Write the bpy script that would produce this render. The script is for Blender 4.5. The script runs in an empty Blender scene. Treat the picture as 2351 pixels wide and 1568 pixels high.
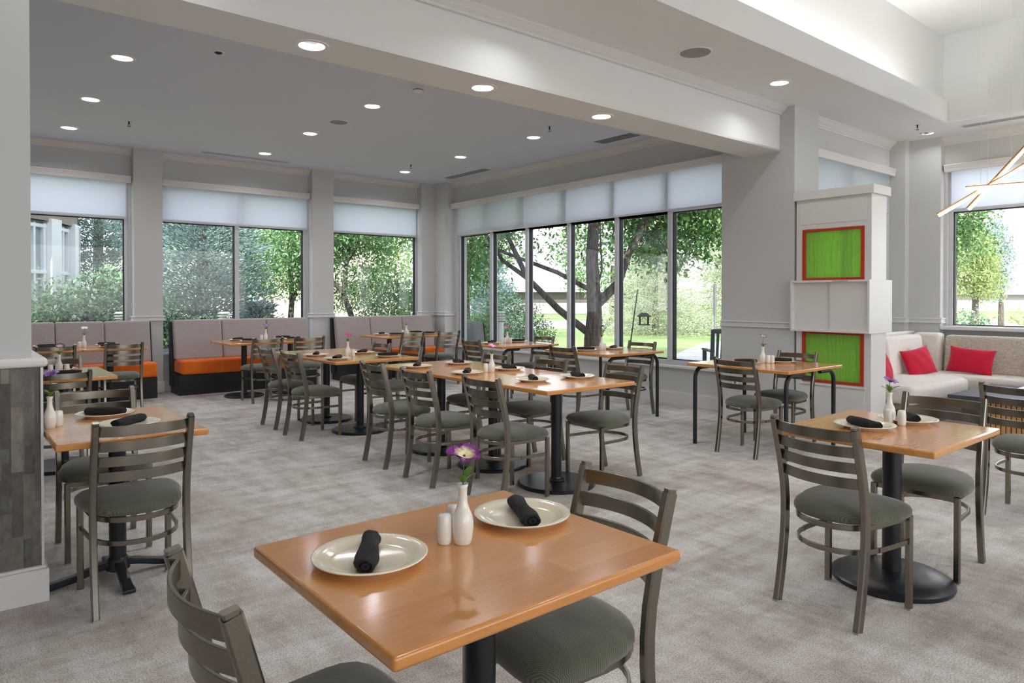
import bpy, bmesh, math, random
from mathutils import Vector, Matrix
random.seed(7)
sc = bpy.context.scene
C = sc.collection
PI = math.pi

# ------------------------------------------------------------------ camera, world, sun, exposure
cam_d = bpy.data.cameras.new('camera'); cam = bpy.data.objects.new('camera', cam_d); C.objects.link(cam)
cam_d.sensor_width = 36.0; cam_d.sensor_fit = 'HORIZONTAL'
cam_d.lens = 1596.0 / 2351.0 * 36.0
cam_d.shift_x = 0.0
cam_d.shift_y = (697.0 - 784.0) / 2351.0
cam_d.clip_start = 0.05; cam_d.clip_end = 400
yaw = math.radians(39.45); pit = math.radians(-0.58)
fw = Vector((math.sin(yaw) * math.cos(pit), math.cos(yaw) * math.cos(pit), math.sin(pit)))
rt = Vector((math.cos(yaw), -math.sin(yaw), 0)); up = rt.cross(fw)
cam.matrix_world = Matrix(((rt.x, up.x, -fw.x, 0), (rt.y, up.y, -fw.y, 0), (rt.z, up.z, -fw.z, 1.38), (0, 0, 0, 1)))
sc.camera = cam

sc.view_settings.view_transform = 'Standard'
sc.view_settings.look = 'None'
sc.view_settings.gamma = 1.0
sc.view_settings.use_curve_mapping = False
sc.view_settings.exposure = 0.77
sc.cycles.max_bounces = 8
sc.cycles.diffuse_bounces = 5
sc.cycles.transparent_max_bounces = 16
sc.cycles.sample_clamp_indirect = 6.0
sc.cycles.use_denoising = True

w = bpy.data.worlds.new('sky'); sc.world = w; w.use_nodes = True
nt = w.node_tree; nt.nodes.clear()
tc = nt.nodes.new('ShaderNodeTexCoord'); sep = nt.nodes.new('ShaderNodeSeparateXYZ')
rmp = nt.nodes.new('ShaderNodeValToRGB')
rmp.color_ramp.elements[0].position = 0.0; rmp.color_ramp.elements[0].color = (0.97, 0.98, 1.0, 1)
rmp.color_ramp.elements[1].position = 0.5; rmp.color_ramp.elements[1].color = (0.86, 0.92, 1.0, 1)
bg = nt.nodes.new('ShaderNodeBackground'); out = nt.nodes.new('ShaderNodeOutputWorld')
nt.links.new(tc.outputs['Generated'], sep.inputs[0]); nt.links.new(sep.outputs['Z'], rmp.inputs[0])
nt.links.new(rmp.outputs[0], bg.inputs['Color']); nt.links.new(bg.outputs[0], out.inputs[0])
bg.inputs['Strength'].default_value = 2.1

sun_d = bpy.data.lights.new('sun', 'SUN'); sun_d.energy = 4.8; sun_d.angle = math.radians(1.0); sun_d.color = (1.0, 0.95, 0.85)
sun = bpy.data.objects.new('sun', sun_d); C.objects.link(sun)
sun.rotation_euler = Vector((0.5, 0.62, -0.75)).to_track_quat('-Z', 'Y').to_euler()

# ------------------------------------------------------------------ tags
def tag(o, label=None, cat=None, group=None, kind=None):
    if label: o['label'] = label
    if cat: o['category'] = cat
    if group: o['group'] = group
    if kind: o['kind'] = kind
    return o
def thing(name, label, cat, loc=(0, 0, 0), rz=0, group=None):
    o = bpy.data.objects.new(name, None); C.objects.link(o)
    o.location = loc; o.rotation_euler = (0, 0, rz); o.empty_display_size = 0.1
    return tag(o, label, cat, group)
KIDS = {}
def dup(root, loc, rz, label=None, group=None):
    r = root.copy(); C.objects.link(r); r.location = loc; r.rotation_euler = (0, 0, rz)
    if label: r['label'] = label
    if group: r['group'] = group
    for ch in root.children:
        c = ch.copy(); C.objects.link(c); c.parent = r
        for g in ch.children:
            d = g.copy(); C.objects.link(d); d.parent = c
    return r

# ------------------------------------------------------------------ materials
def s2l(c):
    return tuple((x / 255 / 12.92 if x / 255 <= 0.04045 else ((x / 255 + 0.055) / 1.055) ** 2.4) for x in c)
MATS = {}
def mat(name, rgb, rough=0.6, metal=0.0, spec=0.5, coat=0.0, sheen=0.0, lin=False):
    if name in MATS: return MATS[name]
    m = bpy.data.materials.new(name); m.use_nodes = True
    b = m.node_tree.nodes['Principled BSDF']
    col = rgb if lin else s2l(rgb)
    b.inputs['Base Color'].default_value = (*col, 1)
    b.inputs['Roughness'].default_value = rough; b.inputs['Metallic'].default_value = metal
    b.inputs['Specular IOR Level'].default_value = spec
    if coat: b.inputs['Coat Weight'].default_value = coat; b.inputs['Coat Roughness'].default_value = 0.13
    if sheen: b.inputs['Sheen Weight'].default_value = sheen
    MATS[name] = m; return m
def nodes(m): return m.node_tree.nodes, m.node_tree.links, m.node_tree.nodes['Principled BSDF']
def coords(m, kind='Object', scale=(1, 1, 1), rot=(0, 0, 0)):
    N, L, b = nodes(m)
    t = N.new('ShaderNodeTexCoord'); mp = N.new('ShaderNodeMapping')
    mp.inputs['Scale'].default_value = scale; mp.inputs['Rotation'].default_value = rot
    if kind == 'World':
        g = N.new('ShaderNodeNewGeometry'); L.new(g.outputs['Position'], mp.inputs[0])
    else: L.new(t.outputs[kind], mp.inputs[0])
    return mp.outputs[0]
def noise(m, vec, scale, detail=4, rough=0.55):
    N, L, b = nodes(m); n = N.new('ShaderNodeTexNoise')
    n.inputs['Scale'].default_value = scale; n.inputs['Detail'].default_value = detail; n.inputs['Roughness'].default_value = rough
    L.new(vec, n.inputs['Vector']); return n.outputs['Fac']
def ramp(m, fac, stops):
    N, L, b = nodes(m); r = N.new('ShaderNodeValToRGB'); e = r.color_ramp.elements
    while len(e) < len(stops): e.new(0.5)
    for i, (p, c) in enumerate(stops):
        e[i].position = p; e[i].color = (*c, 1) if len(c) == 3 else c
    L.new(fac, r.inputs[0]); return r.outputs[0]
def mixc(m, a, b_, fac, mode='MIX'):
    N, L, b = nodes(m); x = N.new('ShaderNodeMix'); x.data_type = 'RGBA'; x.blend_type = mode
    for s, v in ((6, a), (7, b_)):
        if isinstance(v, tuple): x.inputs[s].default_value = (*v, 1)
        else: L.new(v, x.inputs[s])
    if isinstance(fac, float): x.inputs[0].default_value = fac
    else: L.new(fac, x.inputs[0])
    return x.outputs[2]
def math_(m, op, a, b_=None):
    N, L, b = nodes(m); x = N.new('ShaderNodeMath'); x.operation = op
    for i, v in ((0, a), (1, b_)):
        if v is None: continue
        if isinstance(v, (int, float)): x.inputs[i].default_value = v
        else: L.new(v, x.inputs[i])
    return x.outputs[0]
def setcol(m, c): N, L, b = nodes(m); L.new(c, b.inputs['Base Color'])
def bump(m, h, strength=0.3, dist=0.01):
    N, L, b = nodes(m); n = N.new('ShaderNodeBump'); n.inputs['Strength'].default_value = strength; n.inputs['Distance'].default_value = dist
    L.new(h, n.inputs['Height']); L.new(n.outputs[0], b.inputs['Normal'])

def paint(name, rgb, rough=0.75):
    m = mat(name, rgb, rough)
    v = coords(m, 'World'); n = noise(m, v, 90, 3); bump(m, n, 0.04, 0.002); return m
m_wall = paint('wall_paint', (204, 204, 203))
m_trim = paint('trim_paint', (222, 220, 219), 0.45)
m_ceil = paint('ceiling_paint', (216, 222, 233), 0.9)
m_ceil_hi = paint('ceiling_paint_white', (229, 229, 227), 0.9)
m_alu = mat('window_aluminium', (205, 207, 212), 0.4, 0.1)
m_gasket = mat('black_gasket', (30, 32, 36), 0.6)
m_black = mat('black_powder_coat', (24, 27, 31), 0.38)
m_blackbase = mat('black_cast_base', (28, 33, 40), 0.3)
m_white = mat('white_plastic', (235, 235, 232), 0.4)
m_rubber = mat('glide_plastic', (170, 165, 155), 0.6)
m_porc = mat('porcelain', (250, 238, 214), 0.12, coat=0.6)
m_porc2 = mat('vase_porcelain', (240, 236, 228), 0.15, coat=0.5)
m_nap = mat('black_napkin', (24, 23, 23), 0.85)
_v = coords(m_nap, 'Object'); bump(m_nap, noise(m_nap, _v, 55, 3), 0.5, 0.004)
m_chrome = mat('chrome', (220, 220, 220), 0.15, 1.0)

# brushed gunmetal
m_gun = mat('gunmetal', (140, 134, 124), 0.27, 1.0)
_v = coords(m_gun, 'Object', (40, 40, 260)); _n = noise(m_gun, _v, 3, 2)
setcol(m_gun, ramp(m_gun, _n, [(0.0, s2l((122, 116, 106))), (1.0, s2l((150, 144, 133)))]))

# seat weave
m_seat = mat('green_weave', (112, 118, 104), 0.95, sheen=0.4)
_v = coords(m_seat, 'Object', (1, 1, 1))
N, L, b = nodes(m_seat)
def weave(m, v, k, c0, c1, strength=0.6):
    N, L, b = nodes(m)
    s = N.new('ShaderNodeSeparateXYZ'); L.new(v, s.inputs[0])
    a = math_(m, 'SINE', math_(m, 'MULTIPLY', s.outputs['X'], k)); c = math_(m, 'SINE', math_(m, 'MULTIPLY', s.outputs['Y'], k))
    d = math_(m, 'MULTIPLY', a, c); e = math_(m, 'ADD', math_(m, 'MULTIPLY', d, 0.5), 0.5)
    setcol(m, mixc(m, c0, c1, e)); bump(m, e, strength, 0.001)
weave(m_seat, _v, 1000, s2l((54, 58, 47)), s2l((116, 118, 100)), 0.3)

# laminated beech table tops (staves run along object X)
def wood(name, base, dark, edge):
    m = mat(name, base, 0.25, coat=0.7); N, L, b = nodes(m)
    v = coords(m, 'Object'); s = N.new('ShaderNodeSeparateXYZ'); L.new(v, s.inputs[0])
    row = math_(m, 'FLOOR', math_(m, 'MULTIPLY', s.outputs['Y'], 11.0))
    seg = math_(m, 'FLOOR', math_(m, 'ADD', math_(m, 'MULTIPLY', s.outputs['X'], 1.1), math_(m, 'MULTIPLY', row, 0.37)))
    cx = N.new('ShaderNodeCombineXYZ'); L.new(row, cx.inputs[0]); L.new(seg, cx.inputs[1])
    oi = N.new('ShaderNodeObjectInfo'); L.new(oi.outputs['Random'], cx.inputs[2])
    wn = N.new('ShaderNodeTexWhiteNoise'); wn.noise_dimensions = '3D'; L.new(cx.outputs[0], wn.inputs['Vector'])
    g = noise(m, coords(m, 'Object', (1.2, 14, 14)), 9, 6, 0.6)
    c = mixc(m, s2l(base), s2l(dark), wn.outputs['Value'])
    g2 = ramp(m, g, [(0.35, (0.93, 0.9, 0.87)), (0.65, (1.05, 1.03, 1.01))])
    c = mixc(m, c, g2, 1.0, 'MULTIPLY')
    fl = noise(m, coords(m, 'Object', (30, 160, 160)), 3, 2)
    c = mixc(m, c, mixc(m, c, (0.55, 0.42, 0.33), 1.0, 'MULTIPLY'), ramp(m, fl, [(0.66, (0, 0, 0)), (0.74, (0.12, 0.12, 0.12))]))
    setcol(m, c); return m
m_wood = wood('beech_top', (218, 154, 86), (204, 136, 68), None)

# carpet
m_carpet = mat('carpet', (140, 130, 122), 0.98, spec=0.1, sheen=0.2)
N, L, b = nodes(m_carpet)
_w = coords(m_carpet, 'World'); _ws = coords(m_carpet, 'World', (6, 1.5, 1), (0, 0, 0.12)); _wc = coords(m_carpet, 'World', (1.2, 9, 1), (0, 0, -0.1))
p1 = noise(m_carpet, _w, 0.6, 5, 0.62); p2 = noise(m_carpet, _ws, 1.1, 7, 0.72); p3 = noise(m_carpet, _wc, 0.9, 7, 0.72); fine = noise(m_carpet, _w, 150, 2, 0.7); mid = noise(m_carpet, _w, 28, 4, 0.7)
f = math_(m_carpet, 'ADD', math_(m_carpet, 'MULTIPLY', p2, 0.34), math_(m_carpet, 'MULTIPLY', p3, 0.30))
f = math_(m_carpet, 'ADD', f, math_(m_carpet, 'MULTIPLY', noise(m_carpet, _w, 3.0, 8, 0.8), 0.36))
c = ramp(m_carpet, f, [(0.35, s2l((150, 137, 130))), (0.44, s2l((188, 179, 173))), (0.52, s2l((214, 210, 206))), (0.62, s2l((236, 234, 231)))])
tint = ramp(m_carpet, p1, [(0.36, s2l((218, 208, 205))), (0.5, (1, 1, 1)), (0.7, s2l((234, 234, 230)))])
c = mixc(m_carpet, c, tint, 1.0, 'MULTIPLY')
fg = ramp(m_carpet, fine, [(0.33, (0.5, 0.49, 0.48)), (0.6, (1.18, 1.18, 1.18))])
c = mixc(m_carpet, c, fg, 0.85, 'MULTIPLY')
setcol(m_carpet, c); bump(m_carpet, fine, 0.7, 0.006)

# stone tile
m_stone = mat('stone_tile', (110, 108, 104), 0.55)
N, L, b = nodes(m_stone)
g = N.new('ShaderNodeNewGeometry'); s = N.new('ShaderNodeSeparateXYZ'); L.new(g.outputs['Position'], s.inputs[0])
hx = math_(m_stone, 'ADD', s.outputs['X'], math_(m_stone, 'MULTIPLY', s.outputs['Y'], 1.0))
def stonelayer(wd, ht, seed):
    col = math_(m_stone, 'FLOOR', math_(m_stone, 'DIVIDE', math_(m_stone, 'ADD', hx, seed), wd))
    wn = N.new('ShaderNodeTexWhiteNoise'); wn.noise_dimensions = '1D'; L.new(math_(m_stone, 'ADD', col, seed * 7), wn.inputs['W'])
    z = math_(m_stone, 'DIVIDE', math_(m_stone, 'ADD', s.outputs['Z'], wn.outputs['Value']), ht)
    row = math_(m_stone, 'FLOOR', z)
    cb = N.new('ShaderNodeCombineXYZ'); L.new(col, cb.inputs[0]); L.new(row, cb.inputs[1]); cb.inputs[2].default_value = seed
    w3 = N.new('ShaderNodeTexWhiteNoise'); w3.noise_dimensions = '3D'; L.new(cb.outputs[0], w3.inputs['Vector'])
    return w3.outputs['Value']
A = stonelayer(0.028, 0.17, 0.3); B = stonelayer(0.043, 0.29, 1.7)
sel = math_(m_stone, 'GREATER_THAN', B, 0.52)
v = mixc(m_stone, A, B, sel)
nn = noise(m_stone, coords(m_stone, 'World', (6, 6, 3)), 5, 8, 0.7)
c = ramp(m_stone, v, [(0.0, s2l((74, 74, 72))), (0.35, s2l((100, 99, 94))), (0.6, s2l((118, 113, 104))), (0.8, s2l((88, 82, 74))), (1.0, s2l((160, 152, 142)))])
c = mixc(m_stone, c, ramp(m_stone, nn, [(0.3, (0.5, 0.5, 0.5)), (0.7, (1.2, 1.2, 1.2))]), 0.8, 'MULTIPLY')
setcol(m_stone, c); bump(m_stone, nn, 0.4, 0.01)

# upholstery
def fabric(name, rgb, rgb2, k=900, sheen=0.3):
    m = mat(name, rgb, 0.95, sheen=sheen); v = coords(m, 'Object'); weave(m, v, k, s2l(rgb), s2l(rgb2), 0.3); return m
m_grey = mat('grey_upholstery', (172, 162, 160), 0.95, sheen=0.2)
_v = coords(m_grey, 'Object'); _n = noise(m_grey, _v, 220, 2, 0.6); setcol(m_grey, ramp(m_grey, _n, [(0.35, s2l((158, 148, 146))), (0.65, s2l((184, 175, 173)))])); bump(m_grey, _n, 0.15, 0.001)
m_orange = mat('orange_velvet', (224, 116, 26), 0.85, sheen=0.15)
_v = coords(m_orange, 'Object'); setcol(m_orange, ramp(m_orange, noise(m_orange, _v, 3, 3), [(0.35, s2l((226, 96, 8))), (0.65, s2l((242, 122, 22)))]))
def slub(name, a, b_, k):
    m = mat(name, a, 0.95, sheen=0.2); n1 = noise(m, coords(m, 'Object', (1, 1, 14)), k, 3, 0.6); n2 = noise(m, coords(m, 'Object', (14, 14, 1)), k, 3, 0.6)
    f_ = math_(m, 'MULTIPLY', math_(m, 'ADD', n1, n2), 0.5); setcol(m, ramp(m, f_, [(0.40, s2l(a)), (0.60, s2l(b_))])); bump(m, f_, 0.2, 0.003); return m
m_sofa = slub('sofa_linen', (164, 152, 138), (212, 204, 192), 14)
m_sofaw = slub('sofa_white', (216, 208, 200), (232, 226, 219), 14)
m_pink = mat('magenta_cushion', (196, 0, 52), 0.85, sheen=0.1)
m_bamboo = mat('bamboo', (214, 160, 98), 0.5)
m_dark = mat('dark_top', (62, 68, 80), 0.45)
m_vinyl = mat('black_vinyl', (22, 24, 26), 0.5)

m_redframe = mat('red_frame', (186, 50, 20), 0.45)
m_cab = mat('cabinet_laminate', (226, 224, 222), 0.35)

# glass
def glass_mat(name, tint=(1, 1, 1), refl=1.0):
    m = bpy.data.materials.new(name); m.use_nodes = True; N = m.node_tree.nodes; L = m.node_tree.links; N.clear()
    o = N.new('ShaderNodeOutputMaterial'); t = N.new('ShaderNodeBsdfTransparent'); gl = N.new('ShaderNodeBsdfGlossy'); mx = N.new('ShaderNodeMixShader'); fr = N.new('ShaderNodeFresnel')
    t.inputs['Color'].default_value = (*tint, 1); gl.inputs['Roughness'].default_value = 0.0; fr.inputs['IOR'].default_value = 1.5
    mu = N.new('ShaderNodeMath'); mu.operation = 'MULTIPLY'; mu.inputs[1].default_value = refl
    ge = N.new('ShaderNodeNewGeometry'); iv = N.new('ShaderNodeMath'); iv.operation = 'SUBTRACT'; iv.inputs[0].default_value = 1.0; L.new(ge.outputs['Backfacing'], iv.inputs[1]); mu2 = N.new('ShaderNodeMath'); mu2.operation = 'MULTIPLY'
    L.new(fr.outputs[0], mu.inputs[0]); L.new(mu.outputs[0], mu2.inputs[0]); L.new(iv.outputs[0], mu2.inputs[1]); L.new(mu2.outputs[0], mx.inputs[0]); L.new(t.outputs[0], mx.inputs[1]); L.new(gl.outputs[0], mx.inputs[2]); L.new(mx.outputs[0], o.inputs[0]); return m
m_glass = glass_mat('window_glass', (0.97, 0.97, 0.985))
m_shade = bpy.data.materials.new('roller_screen'); m_shade.use_nodes = True
N = m_shade.node_tree.nodes; L = m_shade.node_tree.links; N.clear()
o = N.new('ShaderNodeOutputMaterial'); t = N.new('ShaderNodeBsdfTransparent'); tl = N.new('ShaderNodeBsdfTranslucent'); df = N.new('ShaderNodeBsdfDiffuse')
t.inputs['Color'].default_value = (1, 1, 1, 1); tl.inputs['Color'].default_value = (0.84, 0.875, 0.94, 1); df.inputs['Color'].default_value = (0.88, 0.88, 0.90, 1)
m1 = N.new('ShaderNodeMixShader'); m2 = N.new('ShaderNodeMixShader'); m1.inputs[0].default_value = 0.25; m2.inputs[0].default_value = 0.11
L.new(tl.outputs[0], m1.inputs[1]); L.new(df.outputs[0], m1.inputs[2]); L.new(m1.outputs[0], m2.inputs[1]); L.new(t.outputs[0], m2.inputs[2]); L.new(m2.outputs[0], o.inputs[0])
# green art glass
m_green = bpy.data.materials.new('green_art_glass'); m_green.use_nodes = True
N = m_green.node_tree.nodes; L = m_green.node_tree.links; pb = N['Principled BSDF']; o = N['Material Output']
pb.inputs['Base Color'].default_value = (*s2l((170, 210, 110)), 1); pb.inputs['Roughness'].default_value = 0.12
tl = N.new('ShaderNodeBsdfTranslucent'); tl.inputs['Color'].default_value = (*s2l((196, 240, 130)), 1)
tr = N.new('ShaderNodeBsdfTransparent'); tr.inputs['Color'].default_value = (*s2l((170, 225, 100)), 1)
ma = N.new('ShaderNodeMixShader'); mb = N.new('ShaderNodeMixShader'); ma.inputs[0].default_value = 0.5; mb.inputs[0].default_value = 0.22
L.new(pb.outputs[0], ma.inputs[1]); L.new(tl.outputs[0], ma.inputs[2]); L.new(ma.outputs[0], mb.inputs[1]); L.new(tr.outputs[0], mb.inputs[2]); L.new(mb.outputs[0], o.inputs[0])
_v = coords(m_green, 'World', (1, 1, 0.12)); wv = noise(m_green, _v, 34, 3, 0.5)
bn = N.new('ShaderNodeBump'); bn.inputs['Strength'].default_value = 1.0; bn.inputs['Distance'].default_value = 0.03; L.new(wv, bn.inputs['Height']); L.new(bn.outputs[0], pb.inputs['Normal']); L.new(bn.outputs[0], tl.inputs['Normal'])

def emis(name, rgb, strength):
    m = bpy.data.materials.new(name); m.use_nodes = True; N = m.node_tree.nodes; L = m.node_tree.links; N.clear()
    o = N.new('ShaderNodeOutputMaterial'); e = N.new('ShaderNodeEmission'); e.inputs['Color'].default_value = (*rgb, 1); e.inputs['Strength'].default_value = strength
    L.new(e.outputs[0], o.inputs[0]); return m
m_lamp = emis('lamp_glow', (1, 0.99, 0.97), 3.5)
m_led = emis('led_warm', (1, 0.86, 0.66), 5.0)
m_cove = emis('cove_led', (1, 0.985, 0.97), 20.0)
m_brass = mat('brass', (190, 140, 80), 0.3, 1.0)
m_can = mat('can_reflector', (150, 150, 152), 0.22, 0.8)

# ------------------------------------------------------------------ geometry helpers
class MB:
    def __init__(s): s.v = []; s.f = []; s.mi = []
    def add(s, vs, fs, mi=0):
        o = len(s.v); s.v += [tuple(x) for x in vs]; s.f += [tuple(i + o for i in f) for f in fs]; s.mi += [mi] * len(fs); return s
    def box(s, x0, x1, y0, y1, z0, z1, mi=0):
        return s.add([(x0, y0, z0), (x1, y0, z0), (x1, y1, z0), (x0, y1, z0), (x0, y0, z1), (x1, y0, z1), (x1, y1, z1), (x0, y1, z1)],
                     [(3, 2, 1, 0), (4, 5, 6, 7), (0, 1, 5, 4), (1, 2, 6, 5), (2, 3, 7, 6), (3, 0, 4, 7)], mi)
    def prism(s, poly, z0, z1, mi=0):
        n = len(poly); vs = [(x, y, z0) for x, y in poly] + [(x, y, z1) for x, y in poly]
        fs = [tuple(range(n - 1, -1, -1)), tuple(range(n, 2 * n))] + [(i, (i + 1) % n, n + (i + 1) % n, n + i) for i in range(n)]
        return s.add(vs, fs, mi)
    def lathe(s, prof, n=24, c=(0, 0, 0), mi=0, sx=1, sy=1, cap=True):
        vs = []; fs = []
        for r, z in prof:
            for k in range(n):
                a = 2 * PI * k / n; vs.append((c[0] + r * math.cos(a) * sx, c[1] + r * math.sin(a) * sy, c[2] + z))
        for i in range(len(prof) - 1):
            for k in range(n):
                a = i * n + k; b2 = i * n + (k + 1) % n; fs.append((a, b2, b2 + n, a + n))
        if cap and prof[0][0] > 1e-5: fs.append(tuple(range(n - 1, -1, -1)))
        if cap and prof[-1][0] > 1e-5: m = (len(prof) - 1) * n; fs.append(tuple(range(m, m + n)))
        return s.add(vs, fs, mi)
    def sweep(s, pts, nrm, w_, d_, mi=0, closed=False, rnd=False):
        # rectangular (or round) section: w_ along nrm, d_ across
        pts = [Vector(p) for p in pts]; nrm = Vector(nrm).normalized(); n = len(pts); vs = []
        for i, p in enumerate(pts):
            a = pts[(i - 1) % n] if (closed or i > 0) else p; b2 = pts[(i + 1) % n] if (closed or i < n - 1) else p
            t1 = (p - a).normalized() if (p - a).length > 1e-9 else (b2 - p).normalized(); t2 = (b2 - p).normalized() if (b2 - p).length > 1e-9 else t1
            t = (t1 + t2).normalized(); sd = nrm.cross(t).normalized(); k = 1 / max(0.5, math.sqrt((1 + t1.dot(t2)) / 2))
            if rnd:
                m_ = 10; nn2 = t.cross(sd)
                for q in range(m_):
                    an = 2 * PI * q / m_; vs.append(p + sd * (math.cos(an) * d_ / 2 * k) + nn2 * (math.sin(an) * w_ / 2))
            else:
                c_ = min(w_, d_) * 0.16; hw = w_ / 2; hd = d_ / 2
                for (x, y) in ((hw - c_, hd), (hw, hd - c_), (hw, -hd + c_), (hw - c_, -hd), (-hw + c_, -hd), (-hw, -hd + c_), (-hw, hd - c_), (-hw + c_, hd)):
                    vs.append(p + nrm * x + sd * (y * k))
        m_ = 10 if rnd else 8; fs = []
        for i in range(n if closed else n - 1):
            for q in range(m_):
                a = i * m_ + q; b2 = i * m_ + (q + 1) % m_; j = ((i + 1) % n) * m_
                fs.append((a, b2, j + (q + 1) % m_, j + q))
        if not closed: fs.append(tuple(range(m_ - 1, -1, -1))); fs.append(tuple(range((n - 1) * m_, n * m_)))
        return s.add(vs, fs, mi)
    def tube(s, pts, radii, n=8, mi=0):
        pts = [Vector(p) for p in pts]; vs = []; fs = []
        if not hasattr(radii, '__len__'): radii = [radii] * len(pts)
        for i, p in enumerate(pts):
            t = (pts[min(i + 1, len(pts) - 1)] - pts[max(i - 1, 0)]).normalized(); a = t.orthogonal().normalized() if i == 0 else (a - t * a.dot(t)).normalized(); b2 = t.cross(a)
            for q in range(n): an = 2 * PI * q / n; vs.append(p + a * (math.cos(an) * radii[i]) + b2 * (math.sin(an) * radii[i]))
        for i in range(len(pts) - 1):
            for q in range(n): fs.append((i * n + q, i * n + (q + 1) % n, (i + 1) * n + (q + 1) % n, (i + 1) * n + q))
        fs.append(tuple(range(n - 1, -1, -1))); fs.append(tuple(range((len(pts) - 1) * n, len(pts) * n)))
        return s.add(vs, fs, mi)
    def mesh(s, name, mats, smooth=False):
        me = bpy.data.meshes.new(name); me.from_pydata(s.v, [], s.f)
        for m in (mats if isinstance(mats, (list, tuple)) else [mats]): me.materials.append(m)
        if any(s.mi): me.polygons.foreach_set('material_index', s.mi)
        me.update()
        if smooth: me.polygons.foreach_set('use_smooth', [True] * len(me.polygons))
        return me
    def build(s, name, mats, parent=None, smooth=False, bevel=0, seg=2, loc=None, fix=True):
        me = s.mesh(name, mats, smooth)
        if fix:
            bm = bmesh.new(); bm.from_mesh(me); bmesh.ops.recalc_face_normals(bm, faces=bm.faces); bm.to_mesh(me); bm.free()
        o = bpy.data.objects.new(name, me); C.objects.link(o)
        if parent: o.parent = parent
        if loc: o.location = loc
        if bevel:
            md = o.modifiers.new('bevel', 'BEVEL'); md.width = bevel; md.segments = seg; md.limit_method = 'ANGLE'; md.angle_limit = math.radians(40)
            if seg > 1: me.polygons.foreach_set('use_smooth', [True] * len(me.polygons)); md.harden_normals = False
        if smooth or (bevel and seg > 1):
            try:
                me.set_sharp_from_angle(angle=math.radians(32))
            except Exception: pass
        return o
def arc(cx, cy, r, a0, a1, n): return [(cx + r * math.cos(a0 + (a1 - a0) * i / n), cy + r * math.sin(a0 + (a1 - a0) * i / n)) for i in range(n + 1)]
def struct(name, mb, m, **k): return tag(mb.build(name, m, **k), kind='structure')
def subsurf(o, lv=1):
    md = o.modifiers.new('sub', 'SUBSURF'); md.levels = lv; md.render_levels = lv; return o

WX, YW, YF = 7.30, 11.05, 10.90      # window wall, back window plane, back pier faces
ZL, ZR, ZB = 3.46, 3.44, 2.97        # low ceiling, high ceiling, beam soffit
X2, Y2 = 10.10, 4.00                 # far right wall, recessed wall beside the column
RAIL = 1.075

# ------------------------------------------------------------------ floor and ceilings
struct('floor', MB().box(-4.0, 10.3, -7.0, 4.2, -0.1, 0).box(-1.6, 7.5, 4.2, 11.25, -0.1, 0), m_carpet)
def slab(name, outer, holes, z, th, m):
    cu = bpy.data.curves.new(name, 'CURVE'); cu.dimensions = '2D'; cu.fill_mode = 'BOTH'; cu.extrude = th / 2
    def spl(pts):
        s = cu.splines.new('POLY'); s.points.add(len(pts) - 1)
        for i, p in enumerate(pts): s.points[i].co = (p[0], p[1], 0, 1)
        s.use_cyclic_u = True
    spl(outer)
    for h in holes: spl(h)
    co = bpy.data.objects.new('tmp', cu); C.objects.link(co); bpy.context.view_layer.update()
    me = bpy.data.meshes.new_from_object(co.evaluated_get(bpy.context.evaluated_depsgraph_get())); bpy.data.objects.remove(co)
    me.name = name; me.materials.clear(); me.materials.append(m)
    o = bpy.data.objects.new(name, me); C.objects.link(o); o.location = (0, 0, z + th / 2); return tag(o, kind='structure')
def circ(x, y, r, n=24): return arc(x, y, r, 0, 2 * PI * (n - 1) / n, n - 1)
low_lights = [(x, y) for y in (6.85, 8.5, 10.1) for x in (1.24, 3.66, 6.0)]
beam_lights = [(1.83, 4.22), (3.2, 4.24), (4.52, 4.25)]
high_lights = [(6.26, 3.55), (9.62, 3.47)]
RC = 0.085
slab('ceiling', [(-1.6, 4.3), (7.5, 4.3), (7.5, 11.25), (-1.6, 11.25)], [circ(x, y, RC) for x, y in low_lights], ZL, 0.02, m_ceil)
slab('ceiling', [(-1.6, 4.02), (7.3, 4.02), (7.3, 4.45), (-1.6, 4.45)], [circ(x, y, RC) for x, y in beam_lights], ZB, 0.02, m_ceil_hi)
TX0, TX1, TY0, TY1 = 0.2, 9.26, -1.2, 3.11
slab('ceiling', [(-4.0, -7.0), (10.4, -7.0), (10.4, 4.02), (-4.0, 4.02)],
     [[(TX0, TY0), (TX1, TY0), (TX1, TY1), (TX0, TY1)]] + [circ(x, y, RC) for x, y in high_lights + [(3.15, 3.55), (0.6, 3.55)]], ZR, 0.02, m_ceil_hi)
# tray: inner curb, ledge, upper walls, upper ceiling
tr = MB()
tr.box(TX0 - 0.04, TX1 + 0.04, TY1, TY1 + 0.04, ZR + 0.02, 3.71); tr.box(TX1, TX1 + 0.04, TY0, TY1, ZR + 0.02, 3.71)
tr.box(TX0 - 0.04, TX0, TY0, TY1, ZR + 0.02, 3.71); tr.box(TX0, TX1, TY0 - 0.04, TY0, ZR + 0.02, 3.71)
struct('trim_1', tr, m_ceil_hi)
tw = MB(); UX, UY, UZ = 10.13, 3.45, 4.77
tw.box(TX0 - 0.5, UX + 0.1, UY, UY + 0.1, ZR + 0.03, UZ); tw.box(UX, UX + 0.1, TY0 - 0.5, UY, ZR + 0.03, UZ)
tw.box(TX0 - 0.6, TX0 - 0.5, TY0 - 0.5, UY + 0.1, ZR + 0.03, UZ); tw.box(TX0 - 0.5, UX, TY0 - 0.6, TY0 - 0.5, ZR + 0.03, UZ)
struct('wall_tray', tw, m_ceil_hi)
tray_fill_lights = [(1.6, -0.7), (4.2, -0.7), (6.8, -0.7)]  # unseen lamps added as fill for the near tables
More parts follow.
